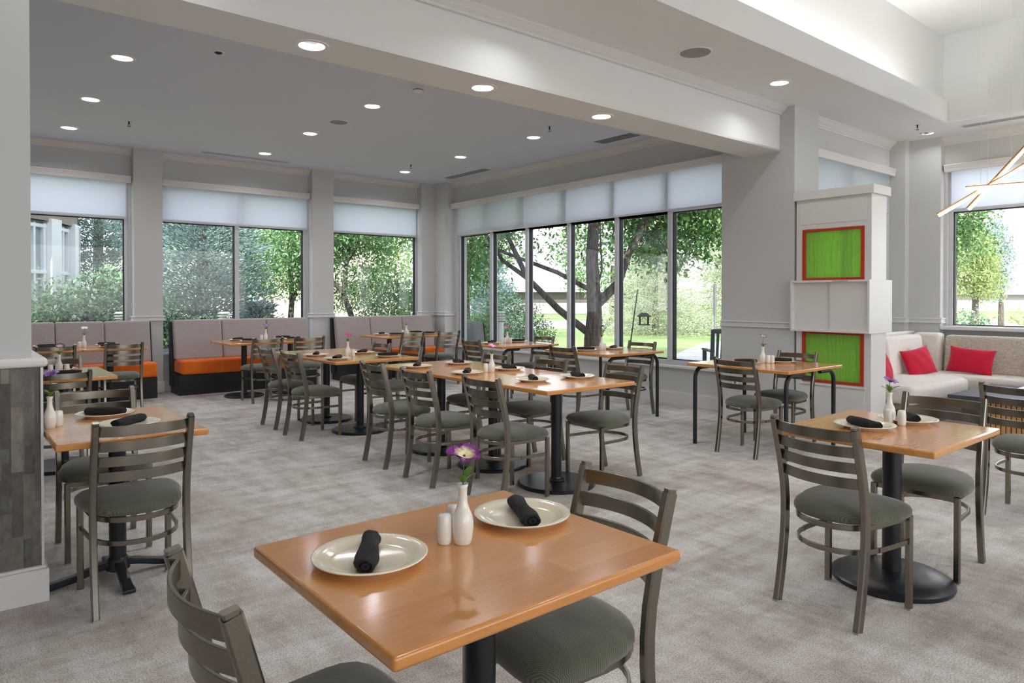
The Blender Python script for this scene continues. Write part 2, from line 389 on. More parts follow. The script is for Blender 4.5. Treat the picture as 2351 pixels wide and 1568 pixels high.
slab('ceiling', [(TX0 - 0.6, TY0 - 0.6), (UX + 0.1, TY0 - 0.6), (UX + 0.1, UY + 0.1), (TX0 - 0.6, UY + 0.1)], [circ(x, y, RC) for x, y in tray_fill_lights], UZ, 0.02, m_ceil_hi)
# roof slab that keeps the sun off the ceilings
struct('ceiling', MB().box(-4.2, 10.6, -7.2, 4.2, 4.95, 5.1).box(-1.8, 7.9, 4.2, 11.7, 4.95, 5.1), m_ceil)
cv = thing('cove_light_strip', 'white light strip hidden on the tray ledge, longest run beside the beam', 'light strip', (5.6, 3.3, 3.47), 0, None)
MB().box(-3.3, 3.2, -0.03, 0.03, 0, 0.03).build('led_strip', m_cove, cv)
cv = thing('cove_light_strip', 'white light strip hidden on the tray ledge at the far right', 'light strip', (9.75, 0.6, 3.47), 0, None)
MB().box(-0.03, 0.03, -1.4, 0.9, 0, 0.03).build('led_strip', m_cove, cv)

# ------------------------------------------------------------------ walls
def wall_y(name, y, th, x0, x1, holes, z0, z1, m):
    """wall in plane Y=y (inner face), thickness outward +Y; holes: (x0,x1,z0,z1)"""
    mb = MB(); xs = x0
    for (a, b2, c0, c1) in sorted(holes):
        if a > xs: mb.box(xs, a, y, y + th, z0, z1)
        mb.box(a, b2, y, y + th, z0, c0); mb.box(a, b2, y, y + th, c1, z1); xs = b2
    if x1 > xs: mb.box(xs, x1, y, y + th, z0, z1)
    return struct(name, mb, m)
def wall_x(name, x, th, y0, y1, holes, z0, z1, m):
    mb = MB(); ys = y0
    for (a, b2, c0, c1) in sorted(holes):
        if a > ys: mb.box(x, x + th, ys, a, z0, z1)
        mb.box(x, x + th, a, b2, z0, c0); mb.box(x, x + th, a, b2, c1, z1); ys = b2
    if y1 > ys: mb.box(x, x + th, ys, y1, z0, z1)
    return struct(name, mb, m)
SILLB, SILLW, HEAD = 0.56, 0.50, 3.06
wall_y('wall_back', YW, 0.22, -1.6, 7.5, [(-1.2, 2.07, SILLB, HEAD), (2.45, 4.70, SILLB, HEAD), (5.07, 6.86, SILLB, HEAD)], 0, 3.5, m_wall)
WY0, WY1 = 4.72, 10.45
wall_x('wall_right', WX, 0.22, Y2, 11.27, [(WY0, WY1, SILLW, HEAD)], 0, 3.5, m_wall)
wall_y('wall_right', Y2, 0.22, 7.52, 10.32, [(7.66, 9.78, 0.95, HEAD)], 0, 3.5, m_wall)
wall_x('wall_right', X2, 0.22, -7.0, Y2, [(-0.6, 3.38, 0.95, HEAD)], 0, 3.5, m_wall)
struct('wall_left', MB().box(-1.6, -1.4, 3.76, 11.27, 0, 3.5), m_wall)  # unseen side wall, added to keep skylight out of the low zone
struct('wall_left', MB().box(-4.2, -4.0, -7.0, 4.0, 0, 3.5), m_wall)  # unseen outer wall, added to shut out sky light from the left
struct('wall_left', MB().box(-4.0, -1.6, 4.03, 4.2, 0, 3.5), m_wall)
wall_y('wall_front_added', -7.2, 0.2, -4.2, 10.3, [(-3.6, 9.8, 0.5, 3.2)], 0, 3.5, m_wall)  # unseen wall added to cut sky fill from behind, opening sized for brightness

def pier(name, x0, x1, y0, y1, z1, base=True, rail=True, zr=RAIL, sides='all'):
    struct(name, MB().box(x0, x1, y0, y1, 0, z1), m_wall)
    if base:
        b_ = MB(); e = 0.018
        b_.box(x0 - e, x1 + e, y0 - e, y1, 0, 0.15); b_.box(x0 - e * 0.6, x1 + e * 0.6, y0 - e * 0.6, y1, 0.15, 0.165); struct('baseboard_' + name.split('_', 1)[1], b_, m_trim, bevel=0.004, seg=1)
    if rail:
        r_ = MB()
        for e, a, b2 in ((0.03, zr + 0.012, zr + 0.028), (0.016, zr - 0.022, zr + 0.012), (0.026, zr - 0.04, zr - 0.022)): r_.box(x0 - e, x1 + e, y0 - e, y1, a, b2)
        struct('trim_2', r_, m_trim, bevel=0.003, seg=1)
pier('wall_back', 2.105, 2.475, YF, YW, ZL)
pier('wall_back', 4.73, 5.10, YF, YW, ZL)
pier('wall_back', 6.83, WX, YF, YW, ZL)
pier('wall_right', 7.10, WX, 10.55, YF, ZL)
pier('wall_right', 7.10, 7.62, 3.85, 4.75, ZR + 0.1)
pier('wall_right', 9.85, X2, 3.80, Y2, ZR)
pier('wall_right', 9.98, X2, 3.42, 3.80, ZR)

# near left column: painted above, stone tile below
NX, NY = 0.318, 3.80
struct('wall_left', MB().box(-0.6, NX, NY, 4.70, 1.10, ZB + 0.5), m_wall)
struct('wall_left', MB().box(-0.6, 0.352, 3.78, 4.70, 0.0, 1.06), m_stone)
tb = MB(); tb.box(-0.62, 0.375, 3.755, 4.72, 1.062, 1.105); struct('trim_3', tb, m_trim, bevel=0.016, seg=4)
tb = MB(); tb.box(0.348, 0.358, 3.772, 3.784, 0.165, 1.06); struct('trim_3', tb, m_alu)
tb = MB(); tb.box(-0.62, 0.375, 3.755, 4.72, 0, 0.15); tb.box(-0.61, 0.366, 3.764, 4.71, 0.15, 0.165); struct('baseboard_left', tb, m_trim, bevel=0.004, seg=1)

# beam
bm_ = MB(); bm_.box(-1.6, 7.12, 4.02, 4.45, ZB + 0.13, 3.6); bm_.box(-1.6, 7.12, 4.02, 4.08, ZB + 0.0201, ZB + 0.13); bm_.box(-1.6, 7.12, 4.39, 4.45, ZB + 0.0201, ZB + 0.13); struct('wall_beam', bm_, m_ceil_hi)

# stepped crown profile built from sweep-like prisms
def crown_x(x0, x1, y, z, sgn, h=0.10, p=0.09):     # runs along X on a wall at Y=y, projecting sgn in Y
    mb = MB(); prof = [(0, 0), (p, 0), (p, -0.015), (p * 0.86, -0.022), (p * 0.6, -0.045), (p * 0.32, -0.062), (p * 0.3, -0.075), (p * 0.16, -0.08), (p * 0.14, -h), (0, -h)]
    vs = [(x0, y + sgn * a, z + c) for a, c in prof] + [(x1, y + sgn * a, z + c) for a, c in prof]; n = len(prof)
    fs = [(i, (i + 1) % n, n + (i + 1) % n, n + i) for i in range(n)] + [tuple(range(n)), tuple(range(2 * n - 1, n - 1, -1))]
    mb.add(vs, fs); return struct('trim_4', mb, m_trim)
def crown_y(y0, y1, x, z, sgn, h=0.10, p=0.09):
    mb = MB(); prof = [(0, 0), (p, 0), (p, -0.015), (p * 0.86, -0.022), (p * 0.6, -0.045), (p * 0.32, -0.062), (p * 0.3, -0.075), (p * 0.16, -0.08), (p * 0.14, -h), (0, -h)]
    vs = [(x + sgn * a, y0, z + c) for a, c in prof] + [(x + sgn * a, y1, z + c) for a, c in prof]; n = len(prof)
    fs = [(i, (i + 1) % n, n + (i + 1) % n, n + i) for i in range(n)] + [tuple(range(n)), tuple(range(2 * n - 1, n - 1, -1))]
    mb.add(vs, fs); return struct('trim_4', mb, m_trim)
for a, b2 in ((-1.4, 2.105), (2.475, 4.73), (5.10, 6.83)): crown_x(a, b2, YW, ZL, -1, 0.085, 0.08)
crown_y(4.46, 10.55, WX, ZL, -1)
crown_x(0.3, 7.10, 4.02, ZR, -1, 0.075, 0.085)
crown_x(7.62, 9.85, Y2, ZR, -1, 0.10, 0.09)
crown_y(-7.0, 3.42, X2, ZR, -1, 0.10, 0.09)
# baseboard and sill under the window wall
bb = MB(); bb.box(WX - 0.02, WX, 4.75, 10.55, 0, 0.15); bb.box(WX - 0.012, WX, 4.75, 10.55, 0.15, 0.165); struct('baseboard_right', bb, m_trim)
sl = MB(); sl.box(WX - 0.06, WX + 0.02, 4.75, 10.55, SILLW - 0.035, SILLW); struct('trim_5', sl, m_trim, bevel=0.006, seg=2)
sl = MB(); sl.box(-1.4, 2.1, YW - 0.05, YW + 0.02, SILLB - 0.035, SILLB); sl.box(2.475, 4.73, YW - 0.05, YW + 0.02, SILLB - 0.035, SILLB); sl.box(5.1, 6.83, YW - 0.05, YW + 0.02, SILLB - 0.035, SILLB); struct('trim_5', sl, m_trim, bevel=0.006, seg=2)
sl = MB(); sl.box(X2 - 0.14, X2 + 0.02, -0.8, 3.42, 0.95, 1.0); struct('trim_5', sl, m_trim, bevel=0.012, seg=2)
bb = MB(); bb.box(-1.4, 2.1, YW - 0.02, YW, 0, 0.15); bb.box(2.475, 4.73, YW - 0.02, YW, 0, 0.15); bb.box(5.1, 6.83, YW - 0.02, YW, 0, 0.15); struct('baseboard_back', bb, m_trim)

# ------------------------------------------------------------------ windows, valances, shades
SH = 2.505
def window(n, axis, plane, a0, a1, z0, z1, mull, hb=True):
    """axis 'y': window lies in plane Y=plane and spans X; axis 'x': plane X=plane spans Y"""
    fw_, d0, d1 = 0.05, 0.04, 0.14
    def bx(mb, p0, p1, zz0, zz1, e0, e1):
        if axis == 'y': mb.box(p0, p1, plane + e0, plane + e1, zz0, zz1)
        else: mb.box(plane + e0, plane + e1, p0, p1, zz0, zz1)
    f = MB(); bx(f, a0, a0 + fw_, z0, z1, d0, d1); bx(f, a1 - fw_, a1, z0, z1, d0, d1); bx(f, a0 + fw_, a1 - fw_, z0, z0 + 0.06, d0, d1); bx(f, a0 + fw_, a1 - fw_, z1 - fw_, z1, d0, d1)
    root = struct('window_%d' % n, f, m_alu)
    edges = [a0 + fw_] + [m for m in mull] + [a1 - fw_]
    for m in mull:
        mb = MB(); bx(mb, m - 0.03, m + 0.03, z0 + 0.06, z1 - fw_, d0 - 0.02, d1); mb.build('mullion', m_alu, root)
    if hb:
        mb = MB(); segs = [a0 + fw_] + [q for m in mull for q in (m - 0.03, m + 0.03)] + [a1 - fw_]
        for i in range(0, len(segs), 2): bx(mb, segs[i], segs[i + 1], SH - 0.03, SH + 0.02, d0, d1)
        mb.build('transom', m_alu, root)
    segs = [a0 + fw_] + [q for m in mull for q in (m - 0.03, m + 0.03)] + [a1 - fw_]
    for i in range(0, len(segs), 2):
        p0, p1 = segs[i], segs[i + 1]
        for zz0, zz1 in ((z0 + 0.06, SH - 0.03), (SH + 0.02, z1 - fw_)):
            g = MB(); bx(g, p0, p0 + 0.012, zz0, zz1, 0.06, 0.12); bx(g, p1 - 0.012, p1, zz0, zz1, 0.06, 0.12); bx(g, p0, p1, zz0, zz0 + 0.01, 0.06, 0.12); bx(g, p0, p1, zz1 - 0.012, zz1, 0.06, 0.12)
            g.build('gasket', m_gasket, root)
            g = MB(); bx(g, p0 + 0.004, p1 - 0.004, zz0 + 0.004, zz1 - 0.004, 0.088, 0.092); g.build('pane', m_glass, root)
    return root
window(1, 'y', YW, -1.2, 2.07, SILLB, HEAD, [0.45])
window(2, 'y', YW, 2.45, 4.70, SILLB, HEAD, [3.575])
window(3, 'y', YW, 5.07, 6.86, SILLB, HEAD, [])
wm = [9.47, 8.53, 7.56, 6.60, 5.68]
window(4, 'x', WX, WY0, WY1, SILLW, HEAD, wm)
window(5, 'y', Y2, 7.66, 9.78, 0.95, HEAD, [8.8])
window(6, 'x', X2, -0.6, 3.38, 0.95, HEAD, [1.4])

def valance(axis, plane, a0, a1, label):
    mb = MB(); z0, z1 = 2.985, 3.075
    prof = [(0, z1), (-0.095, z1), (-0.1, z1 - 0.012), (-0.088, z1 - 0.03), (-0.092, z1 - 0.034), (-0.08, z1 - 0.056), (-0.085, z1 - 0.06), (-0.076, z0), (0, z0)]
    n = len(prof); vs = []
    for a in (a0, a1):
        for p, z in prof: vs.append((a, plane + p, z) if axis == 'y' else (plane + p, a, z))
    mb.add(vs, [(i, (i + 1) % n, n + (i + 1) % n, n + i) for i in range(n)] + [tuple(range(n)), tuple(range(2 * n - 1, n - 1, -1))])
    o = mb.build('shade_valance', m_trim); return tag(o, label, 'valance', 'shade valances')
valance('y', YW, -1.3, 2.09, 'white ribbed valance over the window beside the near stone-tiled column')
valance('y', YW, 2.49, 4.715, 'white ribbed valance over the two-pane window in the back wall')
valance('y', YW, 5.115, 6.815, 'white ribbed valance over the single-pane back window nearest the corner')
valance('x', WX, 4.76, 10.53, 'long white ribbed valance over the six-pane window wall')
valance('y', Y2, 7.64, 9.84, 'white ribbed valance behind the top of the white cabinet')
valance('x', X2, -1.0, 3.40, 'white ribbed valance over the window at the far right')
def shade(axis, plane, a0, a1, label, zb=SH):
    r = thing('roller_shade', label, 'shade', (a0, plane, 0) if axis == 'y' else (plane, a0, 0), 0, 'roller shades')
    w_ = a1 - a0
    def bx(mb, p0, p1, e0, e1, zz0, zz1):
        if axis == 'y': mb.box(p0, p1, e0, e1, zz0, zz1)
        else: mb.box(e0, e1, p0, p1, zz0, zz1)
    mb = MB(); bx(mb, 0, w_, -0.031, -0.0295, zb, 2.99); mb.build('screen_fabric', m_shade, r)
    mb = MB(); bx(mb, 0, w_, -0.038, -0.024, zb - 0.025, zb); mb.build('hem_bar', m_alu, r)
shade('y', YW, -1.1, 2.03, 'translucent roller shade on the window beside the near stone-tiled column')
shade('y', YW, 2.49, 3.574, 'translucent roller shade, left of the pair on the two-pane back window')
shade('y', YW, 3.576, 4.68, 'translucent roller shade, right of the pair on the two-pane back window')
shade('y', YW, 5.12, 6.78, 'translucent roller shade on the back window nearest the corner')
es = [10.40] + wm + [4.77]
lab = ['first from the room corner', 'second from the room corner', 'third from the room corner', 'third from the big column', 'second from the big column', 'nearest the big column']
for i in range(6):
    shade('x', WX, es[i + 1] + 0.001, es[i] - 0.001, 'translucent roller shade on the window wall, ' + lab[i])
shade('y', Y2, 7.68, 8.799, 'translucent roller shade behind the cabinet top, left of the two')
shade('y', Y2, 8.801, 9.77, 'translucent roller shade behind the cabinet top, right of the two')
shade('x', X2, -0.5, 3.33, 'wide translucent roller shade on the far right window behind the glowing bars')

# ------------------------------------------------------------------ ceiling fittings
def downlight(x, y, z, label, group, power=14, r=RC):
    t_ = thing('downlight', label, 'ceiling light', (x, y, z), 0, group)
    MB().lathe([(r - 0.004, 0.0), (r - 0.004, -0.003), (r + 0.004, -0.006), (r + 0.022, -0.004), (r + 0.024, 0.0)], 32, cap=False).build('trim_ring', m_white, t_, smooth=True)
    MB().lathe([(r - 0.003, 0.0), (r - 0.014, 0.035), (0.055, 0.10), (0.05, 0.105)], 32, cap=False).build('reflector', m_can, t_, smooth=True, fix=False)
    MB().lathe([(0.052, 0.0), (0.035, -0.012), (0.0001, -0.018)], 24, (0, 0, 0.09)).build('lens', m_lamp, t_, smooth=True)
    ld = bpy.data.lights.new('lamp', 'AREA'); ld.shape = 'DISK'; ld.size = 0.1; ld.energy = power * 1.0; ld.color = (1, 1, 1)
    lo = bpy.data.objects.new('lamp', ld); C.objects.link(lo); lo.parent = t_; lo.location = (0, 0, 0.035)
    return t_
rows = ['nearest the beam', 'in the middle row', 'nearest the back windows']; cols = ['left', 'middle', 'right']
for i, (x, y) in enumerate(low_lights):
    downlight(x, y, ZL, 'round recessed downlight in the low grey ceiling, %s column, %s' % (cols[i % 3], rows[i // 3]), 'downlights in the low ceiling', 5.5)
for i, (x, y) in enumerate(beam_lights):
    downlight(x, y, ZB, 'large round recessed downlight under the beam, %s' % ['leftmost of the three', 'middle of the three', 'nearest the big column'][i], 'downlights under the beam', 6)
downlight(*high_lights[0], ZR, 'round recessed downlight in the high ceiling above the big column', 'downlights in the high ceiling', 5.5)
downlight(3.15, 3.55, ZR, 'round recessed downlight in the high ceiling over the middle of the beam', 'downlights in the high ceiling', 5.5)
downlight(0.6, 3.55, ZR, 'round recessed downlight in the high ceiling above the near column', 'downlights in the high ceiling', 5.5)
downlight(*high_lights[1], ZR, 'round recessed downlight in the high ceiling over the sofa corner', 'downlights in the high ceiling', 5.5)
for i, (x, y) in enumerate(tray_fill_lights):
    downlight(x, y, UZ, 'added fill downlight in the raised tray ceiling, ' + ['left', 'middle', 'right'][i], 'added fill downlights in the tray ceiling', 14)
def speaker(x, y, z, r, label):
    t_ = thing('ceiling_speaker', label, 'speaker', (x, y, z))
    MB().lathe([(r, 0), (r, -0.006), (r - 0.012, -0.008), (r - 0.014, -0.004)], 36).build('rim', m_white, t_, smooth=True)
    MB().lathe([(r - 0.014, -0.001), (r - 0.014, -0.006), (0.01, -0.008), (0.008, -0.012), (0.0001, -0.013)], 36).build('grille', mat('speaker_grille', (150, 150, 150), 0.7), t_, smooth=True)
speaker(3.68, 7.72, ZL, 0.12, 'grey round ceiling speaker in the low ceiling')
speaker(4.93, 3.56, ZR, 0.14, 'grey round ceiling speaker in the high ceiling by the cornice')
m_spr = mat('sprinkler_metal', (60, 62, 66), 0.35, 0.8)
def sprinkler(x, y, z, label, flush=False):
    t_ = thing('fire_sprinkler', label, 'sprinkler', (x, y, z), 0, 'ceiling sprinklers')
    MB().lathe([(0.034, 0), (0.034, -0.003), (0.02, -0.006)], 20).build('escutcheon', m_chrome if not flush else m_white, t_, smooth=True)
    b_ = MB(); b_.lathe([(0.009, 0), (0.009, -0.03), (0.004, -0.034)], 10); b_.tube([(-0.012, 0, -0.028), (-0.014, 0, -0.045), (0, 0, -0.055)], 0.002, 5); b_.tube([(0.012, 0, -0.028), (0.014, 0, -0.045), (0, 0, -0.055)], 0.002, 5); b_.build('sprinkler_head', m_spr, t_)
    MB().lathe([(0.018, -0.055), (0.018, -0.058), (0.0001, -0.058)], 14).build('deflector', m_spr, t_)
sprinkler(1.75, 9.3, ZL, 'pendent fire sprinkler in the low ceiling near the left back window')
sprinkler(5.75, 9.5, ZL, 'pendent fire sprinkler in the low ceiling near the room corner')
sprinkler(5.78, 6.3, ZL, 'pendent fire sprinkler in the low ceiling near the window wall vent')
sprinkler(9.08, 3.37, ZR, 'pendent fire sprinkler in the high ceiling over the sofa corner')
t_ = thing('camera_dome', 'small black and white camera dome in the low ceiling near the beam', 'camera', (1.84, 6.16, ZL))
MB().lathe([(0.05, 0), (0.05, -0.004), (0.036, -0.01)], 24).build('ring', m_white, t_, smooth=True)
MB().lathe([(0.034, -0.005), (0.03, -0.014), (0.015, -0.022), (0.0001, -0.024)], 20).build('dome', m_black, t_, smooth=True)
t_ = thing('smoke_detector', 'white round smoke detector on the low ceiling beside the beam', 'smoke detector', (3.68, 5.94, ZL))
MB().lathe([(0.062, 0), (0.062, -0.012), (0.054, -0.014), (0.056, -0.022), (0.045, -0.045), (0.0001, -0.05)], 28).build('housing', m_white, t_, smooth=True)
MB().lathe([(0.0525, -0.028), (0.0535, -0.03), (0.0525, -0.034)], 28).build('vent_slot', m_black, t_)
def vent(x, y, z, ln, wd, rz, label):
    t_ = thing('air_vent', label, 'vent', (x, y, z), rz)
    f = MB(); hl, hw = ln / 2, wd / 2; e = 0.014
    f.box(-hl - e, hl + e, hw, hw + e, -0.006, 0); f.box(-hl - e, hl + e, -hw - e, -hw, -0.006, 0); f.box(-hl - e, -hl, -hw, hw, -0.006, 0); f.box(hl, hl + e, -hw, hw, -0.006, 0)
    f.build('vent_frame', m_ceil, t_)
    MB().box(-hl, hl, -hw, hw, -0.002, 0).build('dark_slot', m_black, t_)
    s_ = MB(); n = 4
    for k in range(1, n): yy = -hw + wd * k / n; s_.box(-hl, hl, yy - 0.005, yy + 0.005, -0.006, -0.002)
    s_.build('blade', m_alu, t_)
vent(3.55, 10.55, ZL, 1.25, 0.11, 0, 'long linear air vent over the two-pane back window')
vent(6.90, 9.6, ZL, 1.15, 0.16, PI / 2, 'linear air vent over the window wall near the corner')
vent(6.88, 6.20, ZL, 0.65, 0.20, PI / 2, 'short linear air vent over the window wall beside the beam')
vent(9.58, 2.3, ZR, 1.5, 0.13, PI / 2, 'linear air vent in the high ceiling over the far right window')

# power outlet on the column
t_ = thing('power_outlet', 'white double power outlet low on the big column behind the end table', 'outlet', (7.098, 4.56, 0.36))
MB().box(-0.006, 0, -0.036, 0.036, -0.058, 0.058).build('cover_plate', m_white, t_, bevel=0.003, seg=2)
for dz in (-0.024, 0.024): MB().box(-0.008, -0.005, -0.014, 0.014, dz - 0.012, dz + 0.012).build('socket', mat('socket_grey', (120, 118, 112), 0.5), t_)
for (x, y, z, l) in ((2.078, YW - 0.07, 1.25, 'left column'), (4.705, YW - 0.07, 1.2, 'middle column')):
    t_ = thing('shade_chain_holder', 'small white shade chain holder on the side of the %s' % l, 'chain holder', (x, y, z)); MB().box(0.012, 0.027, -0.008, 0.008, -0.03, 0.03).build('clip', m_white, t_, bevel=0.003); MB().tube([(0.014, 0.0, 0.0), (0.014, 0, 1.7)], 0.0012, 5).build('bead_chain', m_white, t_)

# ------------------------------------------------------------------ chairs
def rearpost_path(sx):
    P_ = [(-0.205, 0.0), (-0.185, 0.10), (-0.168, 0.20), (-0.155, 0.30), (-0.150, 0.38), (-0.150, 0.46), (-0.158, 0.54), (-0.178, 0.64), (-0.205, 0.74), (-0.232, 0.838)]
    return [(sx * (0.188 if z < 0.5 else 0.188 + 0.0 * (z - 0.5)), y, z) for y, z in P_]
def make_chair(label, group):
    t_ = thing('dining_chair', label, 'chair', (0, 0, 0), 0, group)
    # seat: rounded back, squarer front, domed cushion
    out_ = []
    n = 40
    def rim(k):
        a = 2 * PI * k / n; c_, s_ = math.cos(a), math.sin(a)
        p = 5.0 if s_ > 0 else 2.35
        r_ = (abs(c_) ** p + abs(s_) ** p) ** (-1 / p)
        hw = 0.214 if s_ > 0 else 0.200
        y = s_ * r_ * (0.215 if s_ > 0 else 0.215)
        x = c_ * r_ * hw * (1 + 0.08 * (y / 0.215) if y > 0 else 1 + 0.02 * y / 0.215)
        return x, y + 0.018
    rings = [(0.90, 0.418), (0.975, 0.421), (1.0, 0.432), (1.0, 0.445), (0.965, 0.460), (0.87, 0.474), (0.66, 0.485), (0.32, 0.491)]
    mb = MB(); vs = []
    for s_, z in rings:
        for k in range(n): x, y = rim(k); vs.append((x * s_, 0.018 + (y - 0.018) * s_, z))
    fs = [(i * n + k, i * n + (k + 1) % n, (i + 1) * n + (k + 1) % n, (i + 1) * n + k) for i in range(len(rings) - 1) for k in range(n)]
    fs.append(tuple(range(n - 1, -1, -1))); vs.append((0, 0.018, 0.492)); m0 = (len(rings) - 1) * n
    fs += [(m0 + k, m0 + (k + 1) % n, len(vs) - 1) for k in range(n)]
    mb.add(vs, fs); mb.build('seat', m_seat, t_, smooth=True)
    # seat frame: U-shaped flat rail + front apron
    u = [(0.186, 0.19, 0.405)] + [(0.176, -0.02, 0.405)] + [(x, y, 0.405) for x, y in arc(0, -0.03, 0.173, 0, -PI, 12)] + [(-0.176, -0.02, 0.405), (-0.186, 0.19, 0.405)]
    f_ = MB(); f_.sweep(u, (0, 0, 1), 0.024, 0.010); f_.box(-0.186, 0.186, 0.182, 0.194, 0.392, 0.417); f_.build('seat_frame', m_gun, t_, smooth=True)
    u = [(0.190, 0.185, 0.300)] + [(0.178, -0.02, 0.300)] + [(x, y, 0.300) for x, y in arc(0, -0.02, 0.174, 0, -PI, 12)] + [(-0.178, -0.02, 0.300), (-0.190, 0.185, 0.300)]
    MB().sweep(u, (0, 0, 1), 0.022, 0.010).build('stretcher', m_gun, t_, smooth=True)
    for sx in (-1, 1):
        lg = MB().sweep([(sx * 0.19, 0.198, 0.006), (sx * 0.19, 0.198, 0.415)], (1, 0, 0), 0.027, 0.027).build('front_leg', m_gun, t_)
        MB().box(sx * 0.19 - 0.013, sx * 0.19 + 0.013, 0.185, 0.211, 0, 0.008).build('glide', m_rubber, lg)
        pp = rearpost_path(sx)
        lg = MB().sweep([(pp[0][0], pp[0][1], 0.006)] + pp[1:], (1, 0, 0), 0.028, 0.038).build('back_post', m_gun, t_, smooth=True)
        b_ = MB(); b_.sweep([(pp[-1][0], pp[-1][1], 0.838), (pp[-1][0], pp[-1][1] - 0.002, 0.848)], (1, 0, 0), 0.024, 0.031); b_.build('post_cap', m_gun, lg)
        MB().box(pp[0][0] - 0.012, pp[0][0] + 0.012, -0.223, -0.187, 0, 0.008).build('glide', m_rubber, lg)
    for z, y in ((0.806, -0.224), (0.738, -0.205), (0.670, -0.186), (0.602, -0.170)):
        R_ = 0.34; half = 0.178; a_ = math.asin(half / R_); cy = y + math.cos(a_) * R_
        pts = [(R_ * math.sin(-a_ + 2 * a_ * i / 14), cy - R_ * math.cos(-a_ + 2 * a_ * i / 14), z) for i in range(15)]
        MB().sweep(pts, (0, 0, 1), 0.044, 0.009).build('slat', m_gun, t_, smooth=True)
    return t_
# (x, y, heading degrees: where a sitter faces, label, group)
G1, G2, G3, G4, G5 = 'chairs at the near tables', 'chairs at the long centre table', 'chairs at the second centre table', 'chairs at the booth tables', 'chairs at the window tables'
CH = [
 (0.610, 1.400, 0, 'closest chair at the lower left, its curved ladder back cut by the picture edge', G1),
 (1.350, 1.420, 172, 'dining chair at the right side of the nearest table, half under its top', G1),
 (3.115, 1.455, -5.6, 'dining chair in front of the square table at the right, seen from behind', G1),
 (3.950, 1.405, 182, 'dining chair at the far side of the square table at the right', G1),
 (5.270, 1.290, -4, 'dining chair cut by the right picture edge, near the bamboo table', G1),
 (0.690, 3.600, 90, 'dining chair at the near side of the table beside the stone-tiled column', G1),
 (0.690, 4.410, 270, 'dining chair on the far side of the table beside the stone-tiled column', G1),
 (0.660, 6.140, 90, 'dining chair at the near side of the middle table in the left row', G1),
 (0.770, 6.980, 270, 'dining chair on the far side of the middle table in the left row', G1),
 (0.97, 9.30, 90, 'dining chair at the left of the two booth tables behind the near column', G4),
 (1.64, 9.26, 90, 'dining chair at the right of the two booth tables under the left window', G4),
 (3.020, 3.720, 0, 'dining chair on the left side of the long centre table, nearest the camera', G2),
 (2.930, 4.400, 0, 'dining chair on the left side of the long centre table, middle of three', G2),
 (2.945, 5.090, -2, 'dining chair on the left side of the long centre table, farthest of three', G2),
 (3.950, 3.690, 177, 'dining chair on the right side of the long centre table, nearest the camera', G2),
 (3.860, 4.430, 180, 'dining chair on the right side of the long centre table, middle of three', G2),
 (3.800, 5.120, 180, 'dining chair on the right side of the long centre table, farthest of three', G2),
 (2.850, 6.580, 2, 'dining chair on the left side of the second centre table, nearer of two', G3),
 (2.870, 7.270, 0, 'dining chair on the left side of the second centre table, farther of two', G3),
 (3.720, 6.500, 180, 'dining chair on the right side of the second centre table, nearer of two', G3),
 (3.740, 7.200, 180, 'dining chair on the right side of the second centre table, farther of two', G3),
 (3.280, 9.190, 90, 'dining chair at the middle booth, left of two under the two-pane window', G4),
 (3.880, 9.160, 78, 'dining chair at the middle booth, right of two under the two-pane window', G4),
 (5.480, 9.230, 92, 'dining chair at the corner booth, left of two', G4),
 (6.120, 9.200, 90, 'dining chair at the corner booth, right of two', G4),
 (5.320, 6.980, -3, 'dining chair on the left side of the window table nearest the corner booth', G5),
 (6.170, 7.080, 180, 'dining chair on the window side of the table nearest the corner booth', G5),
 (5.440, 5.480, 0, 'dining chair on the left side of the middle window table', G5),
 (6.255, 5.420, 182, 'dining chair on the window side of the middle window table', G5),
 (5.520, 3.410, 0, 'dining chair on the left side of the table in front of the big column', G5),
 (6.200, 3.450, 180, 'dining chair on the right side of the table in front of the big column', G5),
]
ch0 = None
for x, y, h, l, g in CH:
    rz = math.radians(h - 90)
    if ch0 is None:
        ch0 = make_chair(l, g); ch0.location = (x, y, 0); ch0.rotation_euler = (0, 0, rz)
    else: dup(ch0, (x, y, 0), rz, l, g)

